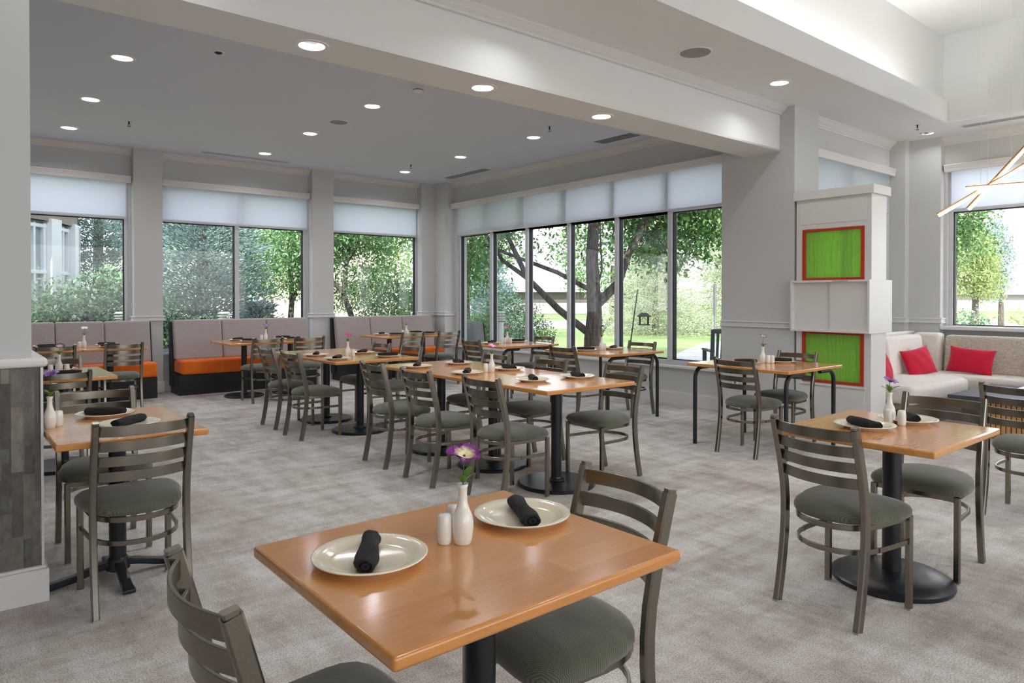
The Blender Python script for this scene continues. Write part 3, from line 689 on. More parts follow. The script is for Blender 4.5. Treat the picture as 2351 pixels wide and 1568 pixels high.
# ------------------------------------------------------------------ tables
def top(t_, hx, hy, z=0.76, th=0.03, m=m_wood, bev=0.008):
    o = MB().box(-hx, hx, -hy, hy, -th, 0).build('tabletop', m, t_, bevel=bev, seg=3); o.location = (0, 0, z); return o
def pedestal(name, label, x0, x1, y0, y1, group=None, r=0.285, col=0.038, dome=False, px=0, py=0, spider=False, rz=0):
    t_ = thing(name, label, 'table', ((x0 + x1) / 2, (y0 + y1) / 2, 0), rz, group); top(t_, (x1 - x0) / 2, (y1 - y0) / 2)
    z0 = 0.03 if not dome else 0.045
    MB().lathe([(col, z0), (col, 0.722)], 24, (px, py, 0)).build('column', m_black, t_, smooth=True)
    MB().box(px - 0.16, px + 0.16, py - 0.16, py + 0.16, 0.722, 0.7305).build('mounting_plate', m_black, t_)
    if spider:
        for k, a in enumerate((0, PI / 2, PI, 3 * PI / 2)):
            ln = 0.33 if k % 2 == 0 else 0.28
            pts = [(0.03, 0.085), (0.09, 0.075), (ln * 0.55, 0.05), (ln * 0.85, 0.035), (ln, 0.02)]
            mb = MB(); vs = []
            for d, z in pts:
                wd = 0.022 if d < ln - 0.01 else 0.028
                for s_ in (-1, 1):
                    for zz in (max(0.003, z - 0.032), z): vs.append((px + d * math.cos(a) - s_ * wd * math.sin(a), py + d * math.sin(a) + s_ * wd * math.cos(a), zz))
            fs = []
            for i in range(len(pts) - 1):
                q = i * 4; fs += [(q, q + 1, q + 5, q + 4), (q + 2, q + 6, q + 7, q + 3), (q + 1, q + 3, q + 7, q + 5), (q, q + 4, q + 6, q + 2)]
            fs += [(0, 2, 3, 1), (len(vs) - 4, len(vs) - 3, len(vs) - 1, len(vs) - 2)]
            mb.add(vs, fs).build('foot', m_blackbase, t_, bevel=0.005, seg=2)
        MB().lathe([(0.055, 0.04), (0.05, 0.085), (0.04, 0.10)], 20, (px, py, 0)).build('collar', m_blackbase, t_, smooth=True)
    else:
        prof = [(r - 0.004, 0.0), (r, 0.006), (r, 0.016), (r - 0.012, 0.026), (0.12, 0.03), (0.06, 0.031)] if not dome else [(r - 0.004, 0.0), (r, 0.008), (r, 0.022), (r - 0.02, 0.034), (r - 0.12, 0.045), (0.05, 0.055)]
        MB().lathe(prof, 48, (px, py, 0)).build('disc_base', m_blackbase, t_, smooth=True)
        if not dome: MB().lathe([(0.062, 0.03), (0.064, 0.036), (0.058, 0.044), (col + 0.004, 0.048), (col + 0.001, 0.06)], 24, (px, py, 0)).build('collar', m_blackbase, t_, smooth=True)
    return t_
pedestal('dining_table', 'nearest wooden table in the foreground, set with two plates and a purple flower', 0.597, 1.397, 1.045, 1.74, px=0.0, py=-0.06, dome=True, r=0.28)
pedestal('dining_table', 'square wooden table at the right on a domed black base', 3.05, 3.85, 1.06, 1.76, dome=True, r=0.27, col=0.042, px=0.12, py=0.02)
pedestal('dining_table', 'wooden table against the stone-tiled column on a black spider base', 0.366, 0.975, 3.43, 4.33, spider=True)
pedestal('dining_table', 'middle wooden table in the left row, behind the stone-tiled column', 0.45, 1.08, 6.20, 7.10)
pedestal('dining_table', 'left of the two booth tables under the left back window', 0.60, 1.28, 9.45, 10.25, r=0.26)
pedestal('dining_table', 'right of the two booth tables under the left back window', 1.285, 1.975, 9.45, 10.25, r=0.26)
for i, l in enumerate(('near third', 'middle third', 'far third')):
    pedestal('dining_table', 'wooden table forming the %s of the long centre table' % l, 3.06, 3.93, 3.355 + 0.76 * i, 4.113 + 0.76 * i, 'tables of the long centre row')
for i, l in enumerate(('near half', 'far half')):
    pedestal('dining_table', 'wooden table forming the %s of the second centre table' % l, 2.88, 3.80, 6.12 + 0.81 * i, 6.928 + 0.81 * i, 'tables of the second centre row')
pedestal('dining_table', 'left of the two pushed-together tables at the middle booth', 2.93, 3.575, 9.35, 10.25, 'middle booth tables', r=0.26)
pedestal('dining_table', 'right of the two pushed-together tables at the middle booth', 3.58, 4.24, 9.35, 10.25, 'middle booth tables', r=0.26)
pedestal('dining_table', 'left of the two tables at the corner booth', 5.24, 5.86, 9.42, 10.25, 'corner booth tables', r=0.26)
pedestal('dining_table', 'right of the two tables at the corner booth', 5.865, 6.50, 9.42, 10.25, 'corner booth tables', r=0.26)
pedestal('dining_table', 'wooden table cut by the right edge of the picture, on a low black base', 5.45, 6.25, 0.72, 1.46)

def legtable(label, x0, x1, y0, y1):
    t_ = thing('dining_table', label, 'table', ((x0 + x1) / 2, (y0 + y1) / 2, 0), 0, 'tables with bent tube legs'); hx, hy = (x1 - x0) / 2, (y1 - y0) / 2; top(t_, hx, hy)
    for sx in (-1, 1):
        for sy in (-1, 1):
            X, Y = sx * (hx - 0.055), sy * (hy - 0.055); Rr = 0.10
            pts = [(X, Y, 0.006), (X, Y, 0.712 - Rr)] + [(X - sx * (Rr - Rr * math.cos(a)), Y, 0.712 - Rr + Rr * math.sin(a)) for a in [PI / 2 * k / 6 for k in range(1, 7)]] + [(X - sx * (Rr + 0.16), Y, 0.712)]
            lg = MB().tube(pts, 0.019, 12).build('leg', m_black, t_, smooth=True)
            MB().lathe([(0.0195, 0), (0.0195, 0.006)], 12, (X, Y, 0)).build('glide', m_black, lg)
    MB().box(-hx + 0.25, hx - 0.25, -hy + 0.10, hy - 0.10, 0.7125, 0.7295).build('under_frame', m_black, t_)
legtable('wooden table on bent black tube legs, in front of the big column', 5.42, 6.36, 2.98, 4.00)
legtable('wooden table on bent black tube legs, middle of the window wall', 5.48, 6.42, 5.05, 6.05)
legtable('wooden table on bent black tube legs, window wall near the corner booth', 5.36, 6.32, 6.70, 7.66)

# low bamboo table
t_ = thing('bamboo_coffee_table', 'low dark-topped table with a vertical bamboo slat base in front of the corner sofa', 'coffee table', (8.38, 1.85, 0))
MB().box(-0.65, 0.65, -0.75, 0.73, 0.372, 0.41).build('tabletop', m_dark, t_, bevel=0.005, seg=2)
MB().box(-0.46, 0.46, -0.55, 0.50, 0.0, 0.372).build('base_box', m_vinyl, t_)
s_ = MB()
k = -0.55
while k < 0.49: s_.box(-0.472, -0.46, k, k + 0.034, 0.006, 0.366); k += 0.042
k = -0.46
while k < 0.43: s_.box(k, k + 0.034, 0.50, 0.512, 0.006, 0.366); s_.box(k, k + 0.034, -0.562, -0.55, 0.006, 0.366); k += 0.042
s_.build('bamboo_slats', m_bamboo, t_, bevel=0.003, seg=1)

# ------------------------------------------------------------------ booth benches
def cushion(mb_dims, name, m, parent, bev=0.03, puff=0.0):
    x0, x1, y0, y1, z0, z1 = mb_dims
    return MB().box(x0, x1, y0, y1, z0, z1).build(name, m, parent, bevel=bev, seg=5)
def banquette(label, x0, x1, n, seatlabel=None):
    y0, y1 = 10.34, 10.88; L_ = x1 - x0
    t_ = thing('booth_bench', label, 'bench', (x0, y0, 0), 0, 'booth benches')
    MB().box(0.02, L_ - 0.02, 0.03, 0.50, 0.0, 0.285).build('plinth', m_vinyl, t_, bevel=0.004)
    # raked back shell
    mb = MB(); vs = []
    for x in (0.0, L_):
        vs += [(x, 0.36, 0.10), (x, 0.50, 0.10), (x, 0.54, 1.02), (x, 0.50, 1.02), (x, 0.40, 0.45)]
    mb.add(vs, [(0, 1, 2, 3, 4), (9, 8, 7, 6, 5), (0, 5, 6, 1), (1, 6, 7, 2), (2, 7, 8, 3), (3, 8, 9, 4), (4, 9, 5, 0)]).build('back_shell', m_vinyl, t_)
    cushion((0.04, L_ - 0.02, 0.0, 0.42, 0.287, 0.485), 'seat_cushion', m_orange, t_, 0.035)
    wd = (L_ - 0.06) / n
    for i in range(n):
        a, b2 = 0.03 + wd * i + 0.003, 0.03 + wd * (i + 1) - 0.003
        mb = MB(); vs = []
        for x in (a, b2): vs += [(x, 0.30, 0.475), (x, 0.41, 0.475), (x, 0.50, 1.045), (x, 0.40, 1.045)]
        mb.add(vs, [(0, 1, 2, 3), (7, 6, 5, 4), (0, 4, 5, 1), (1, 5, 6, 2), (2, 6, 7, 3), (3, 7, 4, 0)]).build('back_cushion', m_grey, t_, bevel=0.028, seg=5)
    return t_
banquette('booth bench with orange seat and grey back under the left back window', 0.0, 2.30, 4)
banquette('booth bench with orange seat and grey three-part back under the two-pane window', 2.54, 4.60, 3)
banquette('booth bench with orange seat and grey three-part back in the room corner', 5.02, 6.98, 3)

# ------------------------------------------------------------------ white display cabinet with green glass
t_ = thing('display_cabinet', 'tall white display cabinet with red-framed green glass beside the big column', 'cabinet', (7.10, 3.43, 0))
# local: x depth 0..0.34, y -0.385..0.385
cy0, cy1 = -0.385, 0.395
body = MB()
body.box(0.0, 0.34, cy0, cy0 + 0.07, 0, 2.40); body.box(0.0, 0.34, cy1 - 0.07, cy1, 0, 2.40)
body.box(0.0, 0.34, cy0 + 0.07, cy1 - 0.07, 0, 0.48); body.box(0.0, 0.34, cy0 + 0.07, cy1 - 0.07, 1.02, 1.545); body.box(0.0, 0.34, cy0 + 0.07, cy1 - 0.07, 2.09, 2.40)
body.build('carcass', m_cab, t_, bevel=0.002, seg=1)
MB().box(-0.03, 0.37, cy0 - 0.03, cy1 + 0.02, 2.40, 2.49).build('top_cap', m_cab, t_, bevel=0.002, seg=1)
g = MB(); g.box(-0.004, 0.0, cy0 + 0.045, cy1 - 0.045, 2.14, 2.385); g.build('upper_panel', m_cab, t_, bevel=0.0015, seg=1)
g = MB(); g.box(-0.005, 0.0, cy0 + 0.06, 0.0, 0.10, 0.43); g.box(-0.005, 0.0, 0.006, cy1 - 0.06, 0.10, 0.43); g.box(-0.018, 0.0, cy0 + 0.05, cy1 - 0.03, 0.455, 0.475); g.build('lower_panel', m_cab, t_, bevel=0.0015, seg=1)
g = MB(); g.box(-0.02, 0.0, cy0 - 0.01, cy1, 0, 0.10); g.build('plinth', m_cab, t_, bevel=0.002, seg=1)
for z0, z1 in ((0.485, 1.015), (1.55, 2.085)):
    y0, y1 = cy0 + 0.07, cy1 - 0.07; e = 0.032
    fr_ = MB(); fr_.box(-0.008, 0.03, y0, y0 + e, z0, z1); fr_.box(-0.008, 0.03, y1 - e, y1, z0, z1); fr_.box(-0.008, 0.03, y0 + e, y1 - e, z0, z0 + e * 0.8); fr_.box(-0.008, 0.03, y0 + e, y1 - e, z1 - e * 0.8, z1)
    fo = fr_.build('glass_frame', m_redframe, t_)
    MB().box(0.008, 0.018, y0 + e - 0.003, y1 - e + 0.003, z0 + e * 0.8 - 0.003, z1 - e * 0.8 + 0.003).build('green_glass', m_green, fo)
# projecting middle box with recessed sliding doors
t2 = t_
bx = MB(); a0, a1 = -0.41, 0.41; zb0, zb1 = 1.015, 1.548; F0 = -0.10; F1 = 0.42; e = 0.022
bx.box(F0, F1, a0, a0 + e, zb0, zb1); bx.box(F0, -0.012, a1 - e, a1, zb0, zb1); bx.box(F0, -0.002, a0 + e, a1 - e, zb0, zb0 + e); bx.box(F0, -0.002, a0 + e, a1 - e, zb1 - e, zb1); bx.box(0.345, F1, a0 + e, 0.385, zb0, zb1)
bx.build('door_housing', m_cab, t_, bevel=0.002, seg=1)
MB().box(F0 + 0.055, F0 + 0.07, -0.02, a1 - e, zb0 + e, zb1 - e).build('sliding_door', m_cab, t_)
MB().box(F0 + 0.035, F0 + 0.05, a0 + e, 0.0, zb0 + e, zb1 - e).build('sliding_door', m_cab, t_)
MB().box(F0 - 0.003, F0 + 0.006, -0.20, -0.04, zb1 - 0.014, zb1 - 0.006).build('track_light', m_chrome, t_)

# ------------------------------------------------------------------ corner sofa and pillows
t_ = thing('corner_sofa', 'large light beige corner sofa under the far right window', 'sofa', (0, 0, 0))
def poly_cushion(poly, z0, z1, name, m, bev=0.05):
    return MB().prism(poly, z0, z1).build(name, m, t_, bevel=bev, seg=5)
poly_cushion([(7.60, 3.66), (7.60, 2.84), (8.0, 2.80), (8.95, 2.78), (9.10, 2.86), (9.22, 3.02), (9.32, 3.30), (9.34, 3.66)], 0.27, 0.46, 'chaise_cushion', m_sofaw)
poly_cushion([(9.36, 3.66), (9.33, 3.25), (9.22, 2.95), (9.20, 2.6), (9.22, 0.2), (9.86, 0.2), (9.86, 3.66)], 0.27, 0.455, 'seat_cushion', m_sofaw)
MB().prism([(7.64, 3.62), (7.64, 2.92), (9.2, 2.92), (9.28, 0.25), (9.9, 0.25), (9.9, 3.62)], 0.0, 0.268).build('base', mat('sofa_base', (150, 138, 126), 0.8), t_)
def slant(x0, x1, y0, y1, z0, z1, dx, dy, name, m, bev=0.04):
    vs = [(x0, y0, z0), (x1, y0, z0), (x1, y1, z0), (x0, y1, z0), (x0 + dx, y0 + dy, z1), (x1 + dx, y0 + dy, z1), (x1 + dx, y1 + dy, z1), (x0 + dx, y1 + dy, z1)]
    return MB().add(vs, [(3, 2, 1, 0), (4, 5, 6, 7), (0, 1, 5, 4), (1, 2, 6, 5), (2, 3, 7, 6), (3, 0, 4, 7)]).build(name, m, t_, bevel=bev, seg=5)
for a, b2 in ((2.10, 3.28), (0.85, 2.08), (0.2, 0.83)): slant(9.66, 9.82, a, b2, 0.44, 0.90, 0.07, 0, 'back_cushion', m_sofa)
slant(7.62, 8.55, 3.46, 3.62, 0.44, 0.90, 0, 0.06, 'back_cushion', m_sofaw); slant(8.57, 9.62, 3.44, 3.60, 0.44, 0.90, 0, 0.06, 'back_cushion', m_sofaw)
slant(9.64, 9.86, 3.30, 3.60, 0.44, 0.92, 0.03, 0.03, 'corner_cushion', m_sofaw)
MB().box(7.62, 9.95, 3.70, 3.78, 0.0, 0.93).build('back_frame', m_sofaw, t_, bevel=0.02, seg=3)
def pillow(x, y, z, wd, ht, rz, tilt, roll, label):
    n = 14; mb = MB(); vs = []; fs = []
    for sgn in (1, -1):
        for i in range(n + 1):
            for j in range(n + 1):
                u, v = -1 + 2 * i / n, -1 + 2 * j / n
                th = 0.065 * (max(0, (1 - abs(u) ** 2.2)) ** 0.55) * (max(0, (1 - abs(v) ** 2.2)) ** 0.55) + 0.003
                pin = 1 - 0.07 * (1 - abs(v) ** 2) * (abs(u) ** 4); pin2 = 1 - 0.09 * (1 - abs(u) ** 2) * (abs(v) ** 4)
                wr = 0.005 * math.sin(9 * u + 4 * v) * (1 - u * u) * (1 - v * v)
                vs.append((u * wd / 2 * pin, sgn * th + wr, v * ht / 2 * pin2))
    m_ = (n + 1) ** 2
    for s_ in range(2):
        for i in range(n):
            for j in range(n):
                a = s_ * m_ + i * (n + 1) + j; q = (a, a + 1, a + n + 2, a + n + 1); fs.append(q if s_ else q[::-1])
    mb.add(vs, fs); me = mb.build('throw_pillow', m_pink, smooth=True)
    bm = bmesh.new(); bm.from_mesh(me.data); bmesh.ops.remove_doubles(bm, verts=bm.verts, dist=0.0065); bm.to_mesh(me.data); bm.free()
    me.location = (x, y, z); me.rotation_euler = (tilt, roll, rz)
    return tag(me, label, 'pillow', 'magenta sofa pillows')
pillow(8.05, 3.34, 0.60, 0.42, 0.32, 0.0, -0.30, 0.05, 'magenta pillow partly hidden behind the white cabinet')
pillow(9.02, 3.32, 0.60, 0.44, 0.34, -0.35, -0.35, -0.15, 'magenta pillow on the chaise, second from the cabinet')
pillow(9.52, 2.93, 0.61, 0.48, 0.32, -PI / 2 + 0.05, -0.30, 0.08, 'magenta pillow in the sofa corner under the window edge')
pillow(9.50, 2.02, 0.59, 0.62, 0.30, -PI / 2, -0.28, 0.0, 'magenta pillow farthest right, cut by the picture edge')

# ------------------------------------------------------------------ hanging light of crossed bars
t_ = thing('pendant_light', 'hanging light of crossed glowing bars on thin cables at the upper right', 'pendant light', (0, 0, 0))
def bar(p, q):
    p, q = Vector(p), Vector(q); d = (q - p).normalized(); s_ = d.cross(Vector((0, 0, 1))).normalized(); u_ = s_.cross(d)
    def seg(a, b2, w_, h0, h1, m, name, par):
        vs = []
        for pt in (a, b2):
            for x, z in ((-w_, h0), (w_, h0), (w_, h1), (-w_, h1)): vs.append(pt + s_ * x + u_ * z)
        return MB().add(vs, [(3, 2, 1, 0), (4, 5, 6, 7), (0, 1, 5, 4), (1, 2, 6, 5), (2, 3, 7, 6), (3, 0, 4, 7)]).build(name, m, par)
    hsg = seg(p, q, 0.013, 0.0, 0.012, m_brass, 'bar_housing', t_)
    seg(p + d * 0.004, q - d * 0.004, 0.0135, -0.034, -0.0005, m_led, 'light_strip', hsg)
A0, A1 = Vector((8.32, 2.88, 2.27)), Vector((9.04, 2.29, 2.81)); bar(A0, A0 + (A1 - A0) * 1.9)
B0, B1 = Vector((8.50, 2.67, 2.55)), Vector((9.00, 2.26, 2.60)); bar(B0, B0 + (B1 - B0) * 2.4)
C0, C1 = Vector((8.64, 2.70, 2.34)), Vector((9.10, 2.32, 2.99)); bar(C0, C0 + (C1 - C0) * 1.6)
for (x, y, z0) in ((8.62, 2.57, 2.58), (8.73, 2.54, 2.60), (8.93, 2.38, 2.74), (8.99, 2.27, 2.60)):
    MB().tube([(x, y, z0), (x, y, UZ)], 0.0014, 5).build('cable', m_white, t_)

# ------------------------------------------------------------------ tableware
def mk_plate():
    t_ = MB().lathe([(0.0001, 0.006), (0.085, 0.006), (0.098, 0.0085), (0.112, 0.016), (0.132, 0.0215), (0.1345, 0.0205), (0.134, 0.0185), (0.112, 0.0115), (0.092, 0.003), (0.09, 0.0), (0.084, 0.0), (0.082, 0.003), (0.0001, 0.003)], 48)
    return t_.mesh('dinner_plate', m_porc, True)
me_plate = mk_plate()
def mk_napkin(seed=0, r=0.021, ln=0.2):
    rn = random.Random(seed); mb = MB(); vs = []; fs = []; n = 26; k = 22
    for i in range(n + 1):
        u = i / n; zc = (u - 0.5) * ln
        base = r * (0.86 + 0.22 * math.sin(PI * u) + 0.10 * math.sin(u * 7 + seed))
        if u < 0.03 or u > 0.97: base *= 0.93
        tw = u * 3.4
        for j in range(k):
            a = 2 * PI * j / k
            rr = base * (1 + 0.07 * math.sin(2 * a + tw * 2 + seed) + 0.05 * math.sin(5 * a - tw * 3) + (0.10 if ((a + tw) % (2 * PI)) < 0.5 else 0))
            vs.append((zc, rr * math.cos(a) * 1.12, max(rr * math.sin(a) * 0.92 + r * 0.9, 0.0005)))
    for i in range(n):
        for j in range(k): fs.append((i * k + j, i * k + (j + 1) % k, (i + 1) * k + (j + 1) % k, (i + 1) * k + j))
    # rolled ends: inner spiral rings going in
    for e, sg in ((0, 1), (n, -1)):
        prev = [e * k + j for j in range(k)]
        for q, (sc_, dp) in enumerate(((0.80, 0.0), (0.72, 0.006), (0.50, 0.006), (0.46, -0.001), (0.22, 0.0), (0.15, 0.007))):
            cur = []
            for j in range(k):
                x, y, z = vs[e * k + j]; cur.append(len(vs)); vs.append((x + sg * dp, y * sc_, (z - r * 0.9) * sc_ + r * 0.9))
            for j in range(k):
                f_ = (prev[j], prev[(j + 1) % k], cur[(j + 1) % k], cur[j]); fs.append(f_)
            prev = cur
        fs.append(tuple(prev))
    mb.add(vs, fs); me = mb.mesh('rolled_napkin', m_nap, True)
    bm = bmesh.new(); bm.from_mesh(me); bmesh.ops.recalc_face_normals(bm, faces=bm.faces); bm.to_mesh(me); bm.free(); return me
me_naps = [mk_napkin(i) for i in range(3)]
def mk_shaker():
    mb = MB(); prof = [(0.0155, 0.0), (0.0175, 0.003), (0.0185, 0.012), (0.0195, 0.03), (0.0195, 0.05), (0.0180, 0.064), (0.0165, 0.071), (0.013, 0.0745), (0.0001, 0.0755)]
    return mb.lathe(prof, 24).mesh('salt_shaker', m_porc2, True)
me_shaker = mk_shaker()
me_vase = MB().lathe([(0.0205, 0.0), (0.022, 0.002), (0.025, 0.018), (0.0275, 0.04), (0.0275, 0.055), (0.024, 0.072), (0.017, 0.088), (0.0125, 0.103), (0.011, 0.125), (0.0118, 0.140), (0.0145, 0.150), (0.0135, 0.150), (0.0098, 0.138), (0.009, 0.11), (0.009, 0.09), (0.0001, 0.085)], 28).mesh('bud_vase', m_porc2, True)
def inst(name, me, loc, rz, label, cat, group, s=1.0):
    o = bpy.data.objects.new(name, me); C.objects.link(o); o.location = loc; o.rotation_euler = (0, 0, rz)
    if s != 1.0: o.scale = (s, s, s)
    return tag(o, label, cat, group)
m_stem = mat('flower_stem', (62, 104, 40), 0.6); m_leafv = mat('flower_leaf', (94, 140, 48), 0.5)
def petal_mesh(mb, base, d, ln, wd, up_, curl, mi=0):
    """cupped petal: grid from base outward along direction d (unit xy angle)"""
    base = Vector(base); dr = Vector((math.cos(d), math.sin(d), 0)); sd = Vector((-math.sin(d), math.cos(d), 0)); n, k = 6, 4; vs = []; fs = []
    for i in range(n + 1):
        u = i / n; w_ = wd * math.sin(PI * min(0.96, u * 0.78 + 0.16)) ** 0.8
        z = up_ * u * ln + curl * math.sin(u * PI * 0.9) * ln - 0.35 * ln * max(0, u - 0.6) ** 1.5
        for j in range(-k // 2, k // 2 + 1):
            v = j / (k / 2); vs.append(base + dr * (u * ln) + sd * (v * w_ / 2) + Vector((0, 0, z + 0.12 * wd * v * v + 0.04 * wd * math.sin(v * 5 + u * 6))))
    m_ = k + 1
    for i in range(n):
        for j in range(k): fs.append((i * m_ + j, i * m_ + j + 1, (i + 1) * m_ + j + 1, (i + 1) * m_ + j))
    mb.add(vs, fs, mi)
def flower_mat(name, inner, outer):
    m = mat(name, outer, 0.6); N, L, b = nodes(m); t = N.new('ShaderNodeTexCoord'); ln_ = N.new('ShaderNodeVectorMath'); ln_.operation = 'LENGTH'
    L.new(t.outputs['Object'], ln_.inputs[0]); nz = noise(m, t.outputs['Object'], 90, 3)
    f_ = math_(m, 'ADD', math_(m, 'MULTIPLY', ln_.outputs['Value'], 22.0), math_(m, 'MULTIPLY', math_(m, 'SUBTRACT', nz, 0.5), 0.5))
    setcol(m, ramp(m, f_, [(0.40, s2l(inner)), (0.72, s2l(outer))])); b.inputs['Subsurface Weight'].default_value = 0.0
    return m
def flower(x, y, z, kind, label, seed, hgt=0.06, size=0.034, tiltdir=0.0):
    rn = random.Random(seed); t_ = thing('artificial_flower', label, 'flower', (x, y, z), rn.random() * 0.4 + tiltdir, 'artificial flowers in bud vases')
    hx = 0.006
    MB().tube([(0, 0, -0.055), (0.001, 0, 0.0), (hx, 0, hgt)], 0.0014, 6).build('stem', m_stem, t_)
    nl = 4
    for k in range(nl):
        mb = MB(); petal_mesh(mb, (0.001, 0, 0.002), k * 2 * PI / nl + rn.random(), 0.034 + 0.01 * rn.random(), 0.018, 0.75, 0.1); mb.build('leaf', m_leafv, t_, smooth=True, fix=False)
    cols = dict(pansy=((250, 238, 190), (128, 30, 130)), pink=((230, 60, 160), (226, 50, 150)), pale=((240, 180, 220), (228, 120, 196)), lilac=((110, 60, 140), (178, 148, 206)), purple=((190, 170, 220), (104, 60, 160)), white=((255, 255, 255), (245, 244, 246)), violet=((230, 210, 200), (86, 40, 110)))
    m = flower_mat('petal_' + kind, *cols[kind]) if 'petal_' + kind not in MATS else MATS['petal_' + kind]
    n = 5
    for k in range(n):
        mb = MB(); petal_mesh(mb, (0, 0, 0), k * 2 * PI / n, size * (0.9 + 0.25 * rn.random()), size * 1.15, 0.25, 0.15)
        o = mb.build('petal', m, t_, smooth=True, fix=False); o.location = (hx, 0, hgt); o.rotation_euler = (0.35, -0.15, 0)
    mb = MB(); mb.lathe([(0.003, 0), (0.0035, 0.004), (0.0001, 0.007)], 8); o = mb.build('flower_center', mat('stamen', (90, 80, 30), 0.7), t_); o.location = (hx, 0, hgt + 0.001)
    return t_
TZ = 0.76
def setting(tname, plates, vase, shakers, fl):
    for i, (x, y, ang, off, d) in enumerate(plates):
        inst('dinner_plate', me_plate, (x, y, TZ), 0, 'white plate %s, %s' % (d, tname), 'plate', 'white dinner plates')
        inst('rolled_napkin', me_naps[i % 3], (x + off[0], y + off[1], TZ + 0.0065), math.radians(ang), 'rolled black napkin %s, %s' % (d, tname), 'napkin', 'rolled black napkins')
    if vase:
        x, y = vase; inst('bud_vase', me_vase, (x, y, TZ), 0, 'slender white vase %s' % tname, 'vase', 'white bud vases')
        if fl: flower(x, y, TZ + 0.15, fl[0], fl[1] + ' in the vase ' + tname, int(x * 100), *(fl[2:] if len(fl) > 2 else ()))
    for i, (x, y, d) in enumerate(shakers):
        inst('salt_shaker', me_shaker, (x, y, TZ), i, 'white shaker %s the vase, %s' % (d, tname), 'shaker', 'white salt and pepper shakers')
o0 = (0, 0)
setting('on the nearest foreground table', [(0.775, 1.465, 58, (-0.005, 0.0), 'nearer the left end'), (1.250, 1.475, -116, (0.0, -0.005), 'nearer the right end')], (1.012, 1.425), [(0.975, 1.452, 'in front of'), (1.035, 1.50, 'behind')], ('pansy', 'purple and cream pansy with green leaves', 0.065, 0.042))
setting('on the square table at the right', [(3.375, 1.475, -118, (-0.01, 0.0), 'nearer the front chair'), (3.70, 1.43 - 0.02, -136, (0.03, 0.015), 'nearer the far chair')], (3.60, 1.455), [(3.555, 1.44, 'in front of'), (3.565, 1.385, 'to the right of')], ('lilac', 'single lilac-coloured bloom', 0.05, 0.036))
setting('on the table beside the stone-tiled column', [(0.66, 4.13, -39, o0, 'on the far side'), (0.70, 3.74, 44, (0, 0.01), 'on the near side')], (0.395, 3.90), [(0.435, 3.945, 'just right of')], ('lilac', 'pale lilac bloom', 0.10, 0.032))
setting('on the middle table of the left row', [(0.76, 6.40, -19, o0, 'on the near side'), (0.76, 6.90, -13, o0, 'on the far side')], (0.74, 6.66), [(0.68, 6.64, 'left of'), (0.79, 6.63, 'right of')], ('violet', 'dark violet pansy', 0.06, 0.04))
setting('on the left booth table under the left window', [(0.98, 9.75, -10, o0, 'on the near side'), (1.0, 10.05, -16, o0, 'on the bench side')], None, [], None)
setting('on the right booth table under the left window', [(1.60, 9.66, -21, o0, 'on the near side'), (1.62, 10.02, -40, o0, 'on the bench side')], (1.345, 9.80), [(1.30, 9.80, 'left of')], ('white', 'white orchid spray', 0.08, 0.04))
LT = 'on the long centre table'
setting(LT, [(3.36, 3.84, -121, o0, 'left side, nearest the camera'), (3.76, 3.78, -113, o0, 'right side, nearest the camera'), (3.26, 4.53, 48, o0, 'left side, second from the camera'), (3.72, 4.56, 80, o0, 'right side, second from the camera'), (3.22, 5.22, 52, o0, 'left side, farthest from the camera'), (3.68, 5.25, 75, o0, 'right side, farthest from the camera')],
        (3.48, 4.49), [(3.435, 4.51, 'left of')], ('pale', 'pale pink bloom'))
LM = 'on the second centre table'
setting(LM, [(3.03, 6.90, 60, o0, 'on the left side, farther'), (3.02, 6.38, 50, o0, 'on the left side, nearer'), (3.55, 6.88, 41, o0, 'on the right side, farther'), (3.56, 6.34, -14, o0, 'on the right side, nearer')], (3.28, 6.68), [(3.24, 6.62, 'left of'), (3.29, 6.58, 'right of')], ('pink', 'bright pink bloom'))
MB2 = 'on the middle booth tables'
setting(MB2, [(3.24, 10.02, 39, o0, 'left table, bench side'), (3.28, 9.66, -45, o0, 'left table, aisle side'), (3.90, 10.05, -4, o0, 'right table, bench side'), (3.92, 9.70, 12, o0, 'right table, aisle side')], (3.60, 9.92), [(3.53, 9.90, 'left of'), (3.565, 9.83, 'in front of')], ('purple', 'purple bunch of small blooms', 0.05, 0.04))
CB = 'on the corner booth tables'
setting(CB, [(5.52, 10.03, 43, o0, 'left table, bench side'), (5.58, 9.68, -40, o0, 'left table, aisle side'), (6.18, 10.05, -39, o0, 'right table, bench side'), (6.22, 9.72, -39, o0, 'right table, aisle side')], (5.88, 9.86), [(5.81, 9.86, 'left of'), (5.85, 9.78, 'in front of')], ('purple', 'small purple bloom on a tall stem', 0.08, 0.03))
setting('on the window table nearest the corner booth', [(5.60, 7.22, 30, o0, 'left side'), (6.06, 7.25, -39, o0, 'window side')], (5.86, 7.22), [(5.82, 7.22, 'left of'), (5.86, 7.15, 'in front of')], ('pink', 'small magenta bloom'))
setting('on the middle window table', [(5.70, 5.60, -42, o0, 'left side'), (6.14, 5.58, 30, o0, 'window side')], (5.92, 5.56), [(5.98, 5.57, 'right of')], ('lilac', 'lilac bloom beside tall leaves', 0.12, 0.03))
setting('on the table in front of the big column', [(5.74, 3.58, -39, o0, 'left side'), (6.10, 3.44, -50, o0, 'right side')], (5.93, 3.52), [(5.94, 3.47, 'in front of'), (5.96, 3.44, 'right of')], ('violet', 'small purple pansy', 0.09, 0.03))
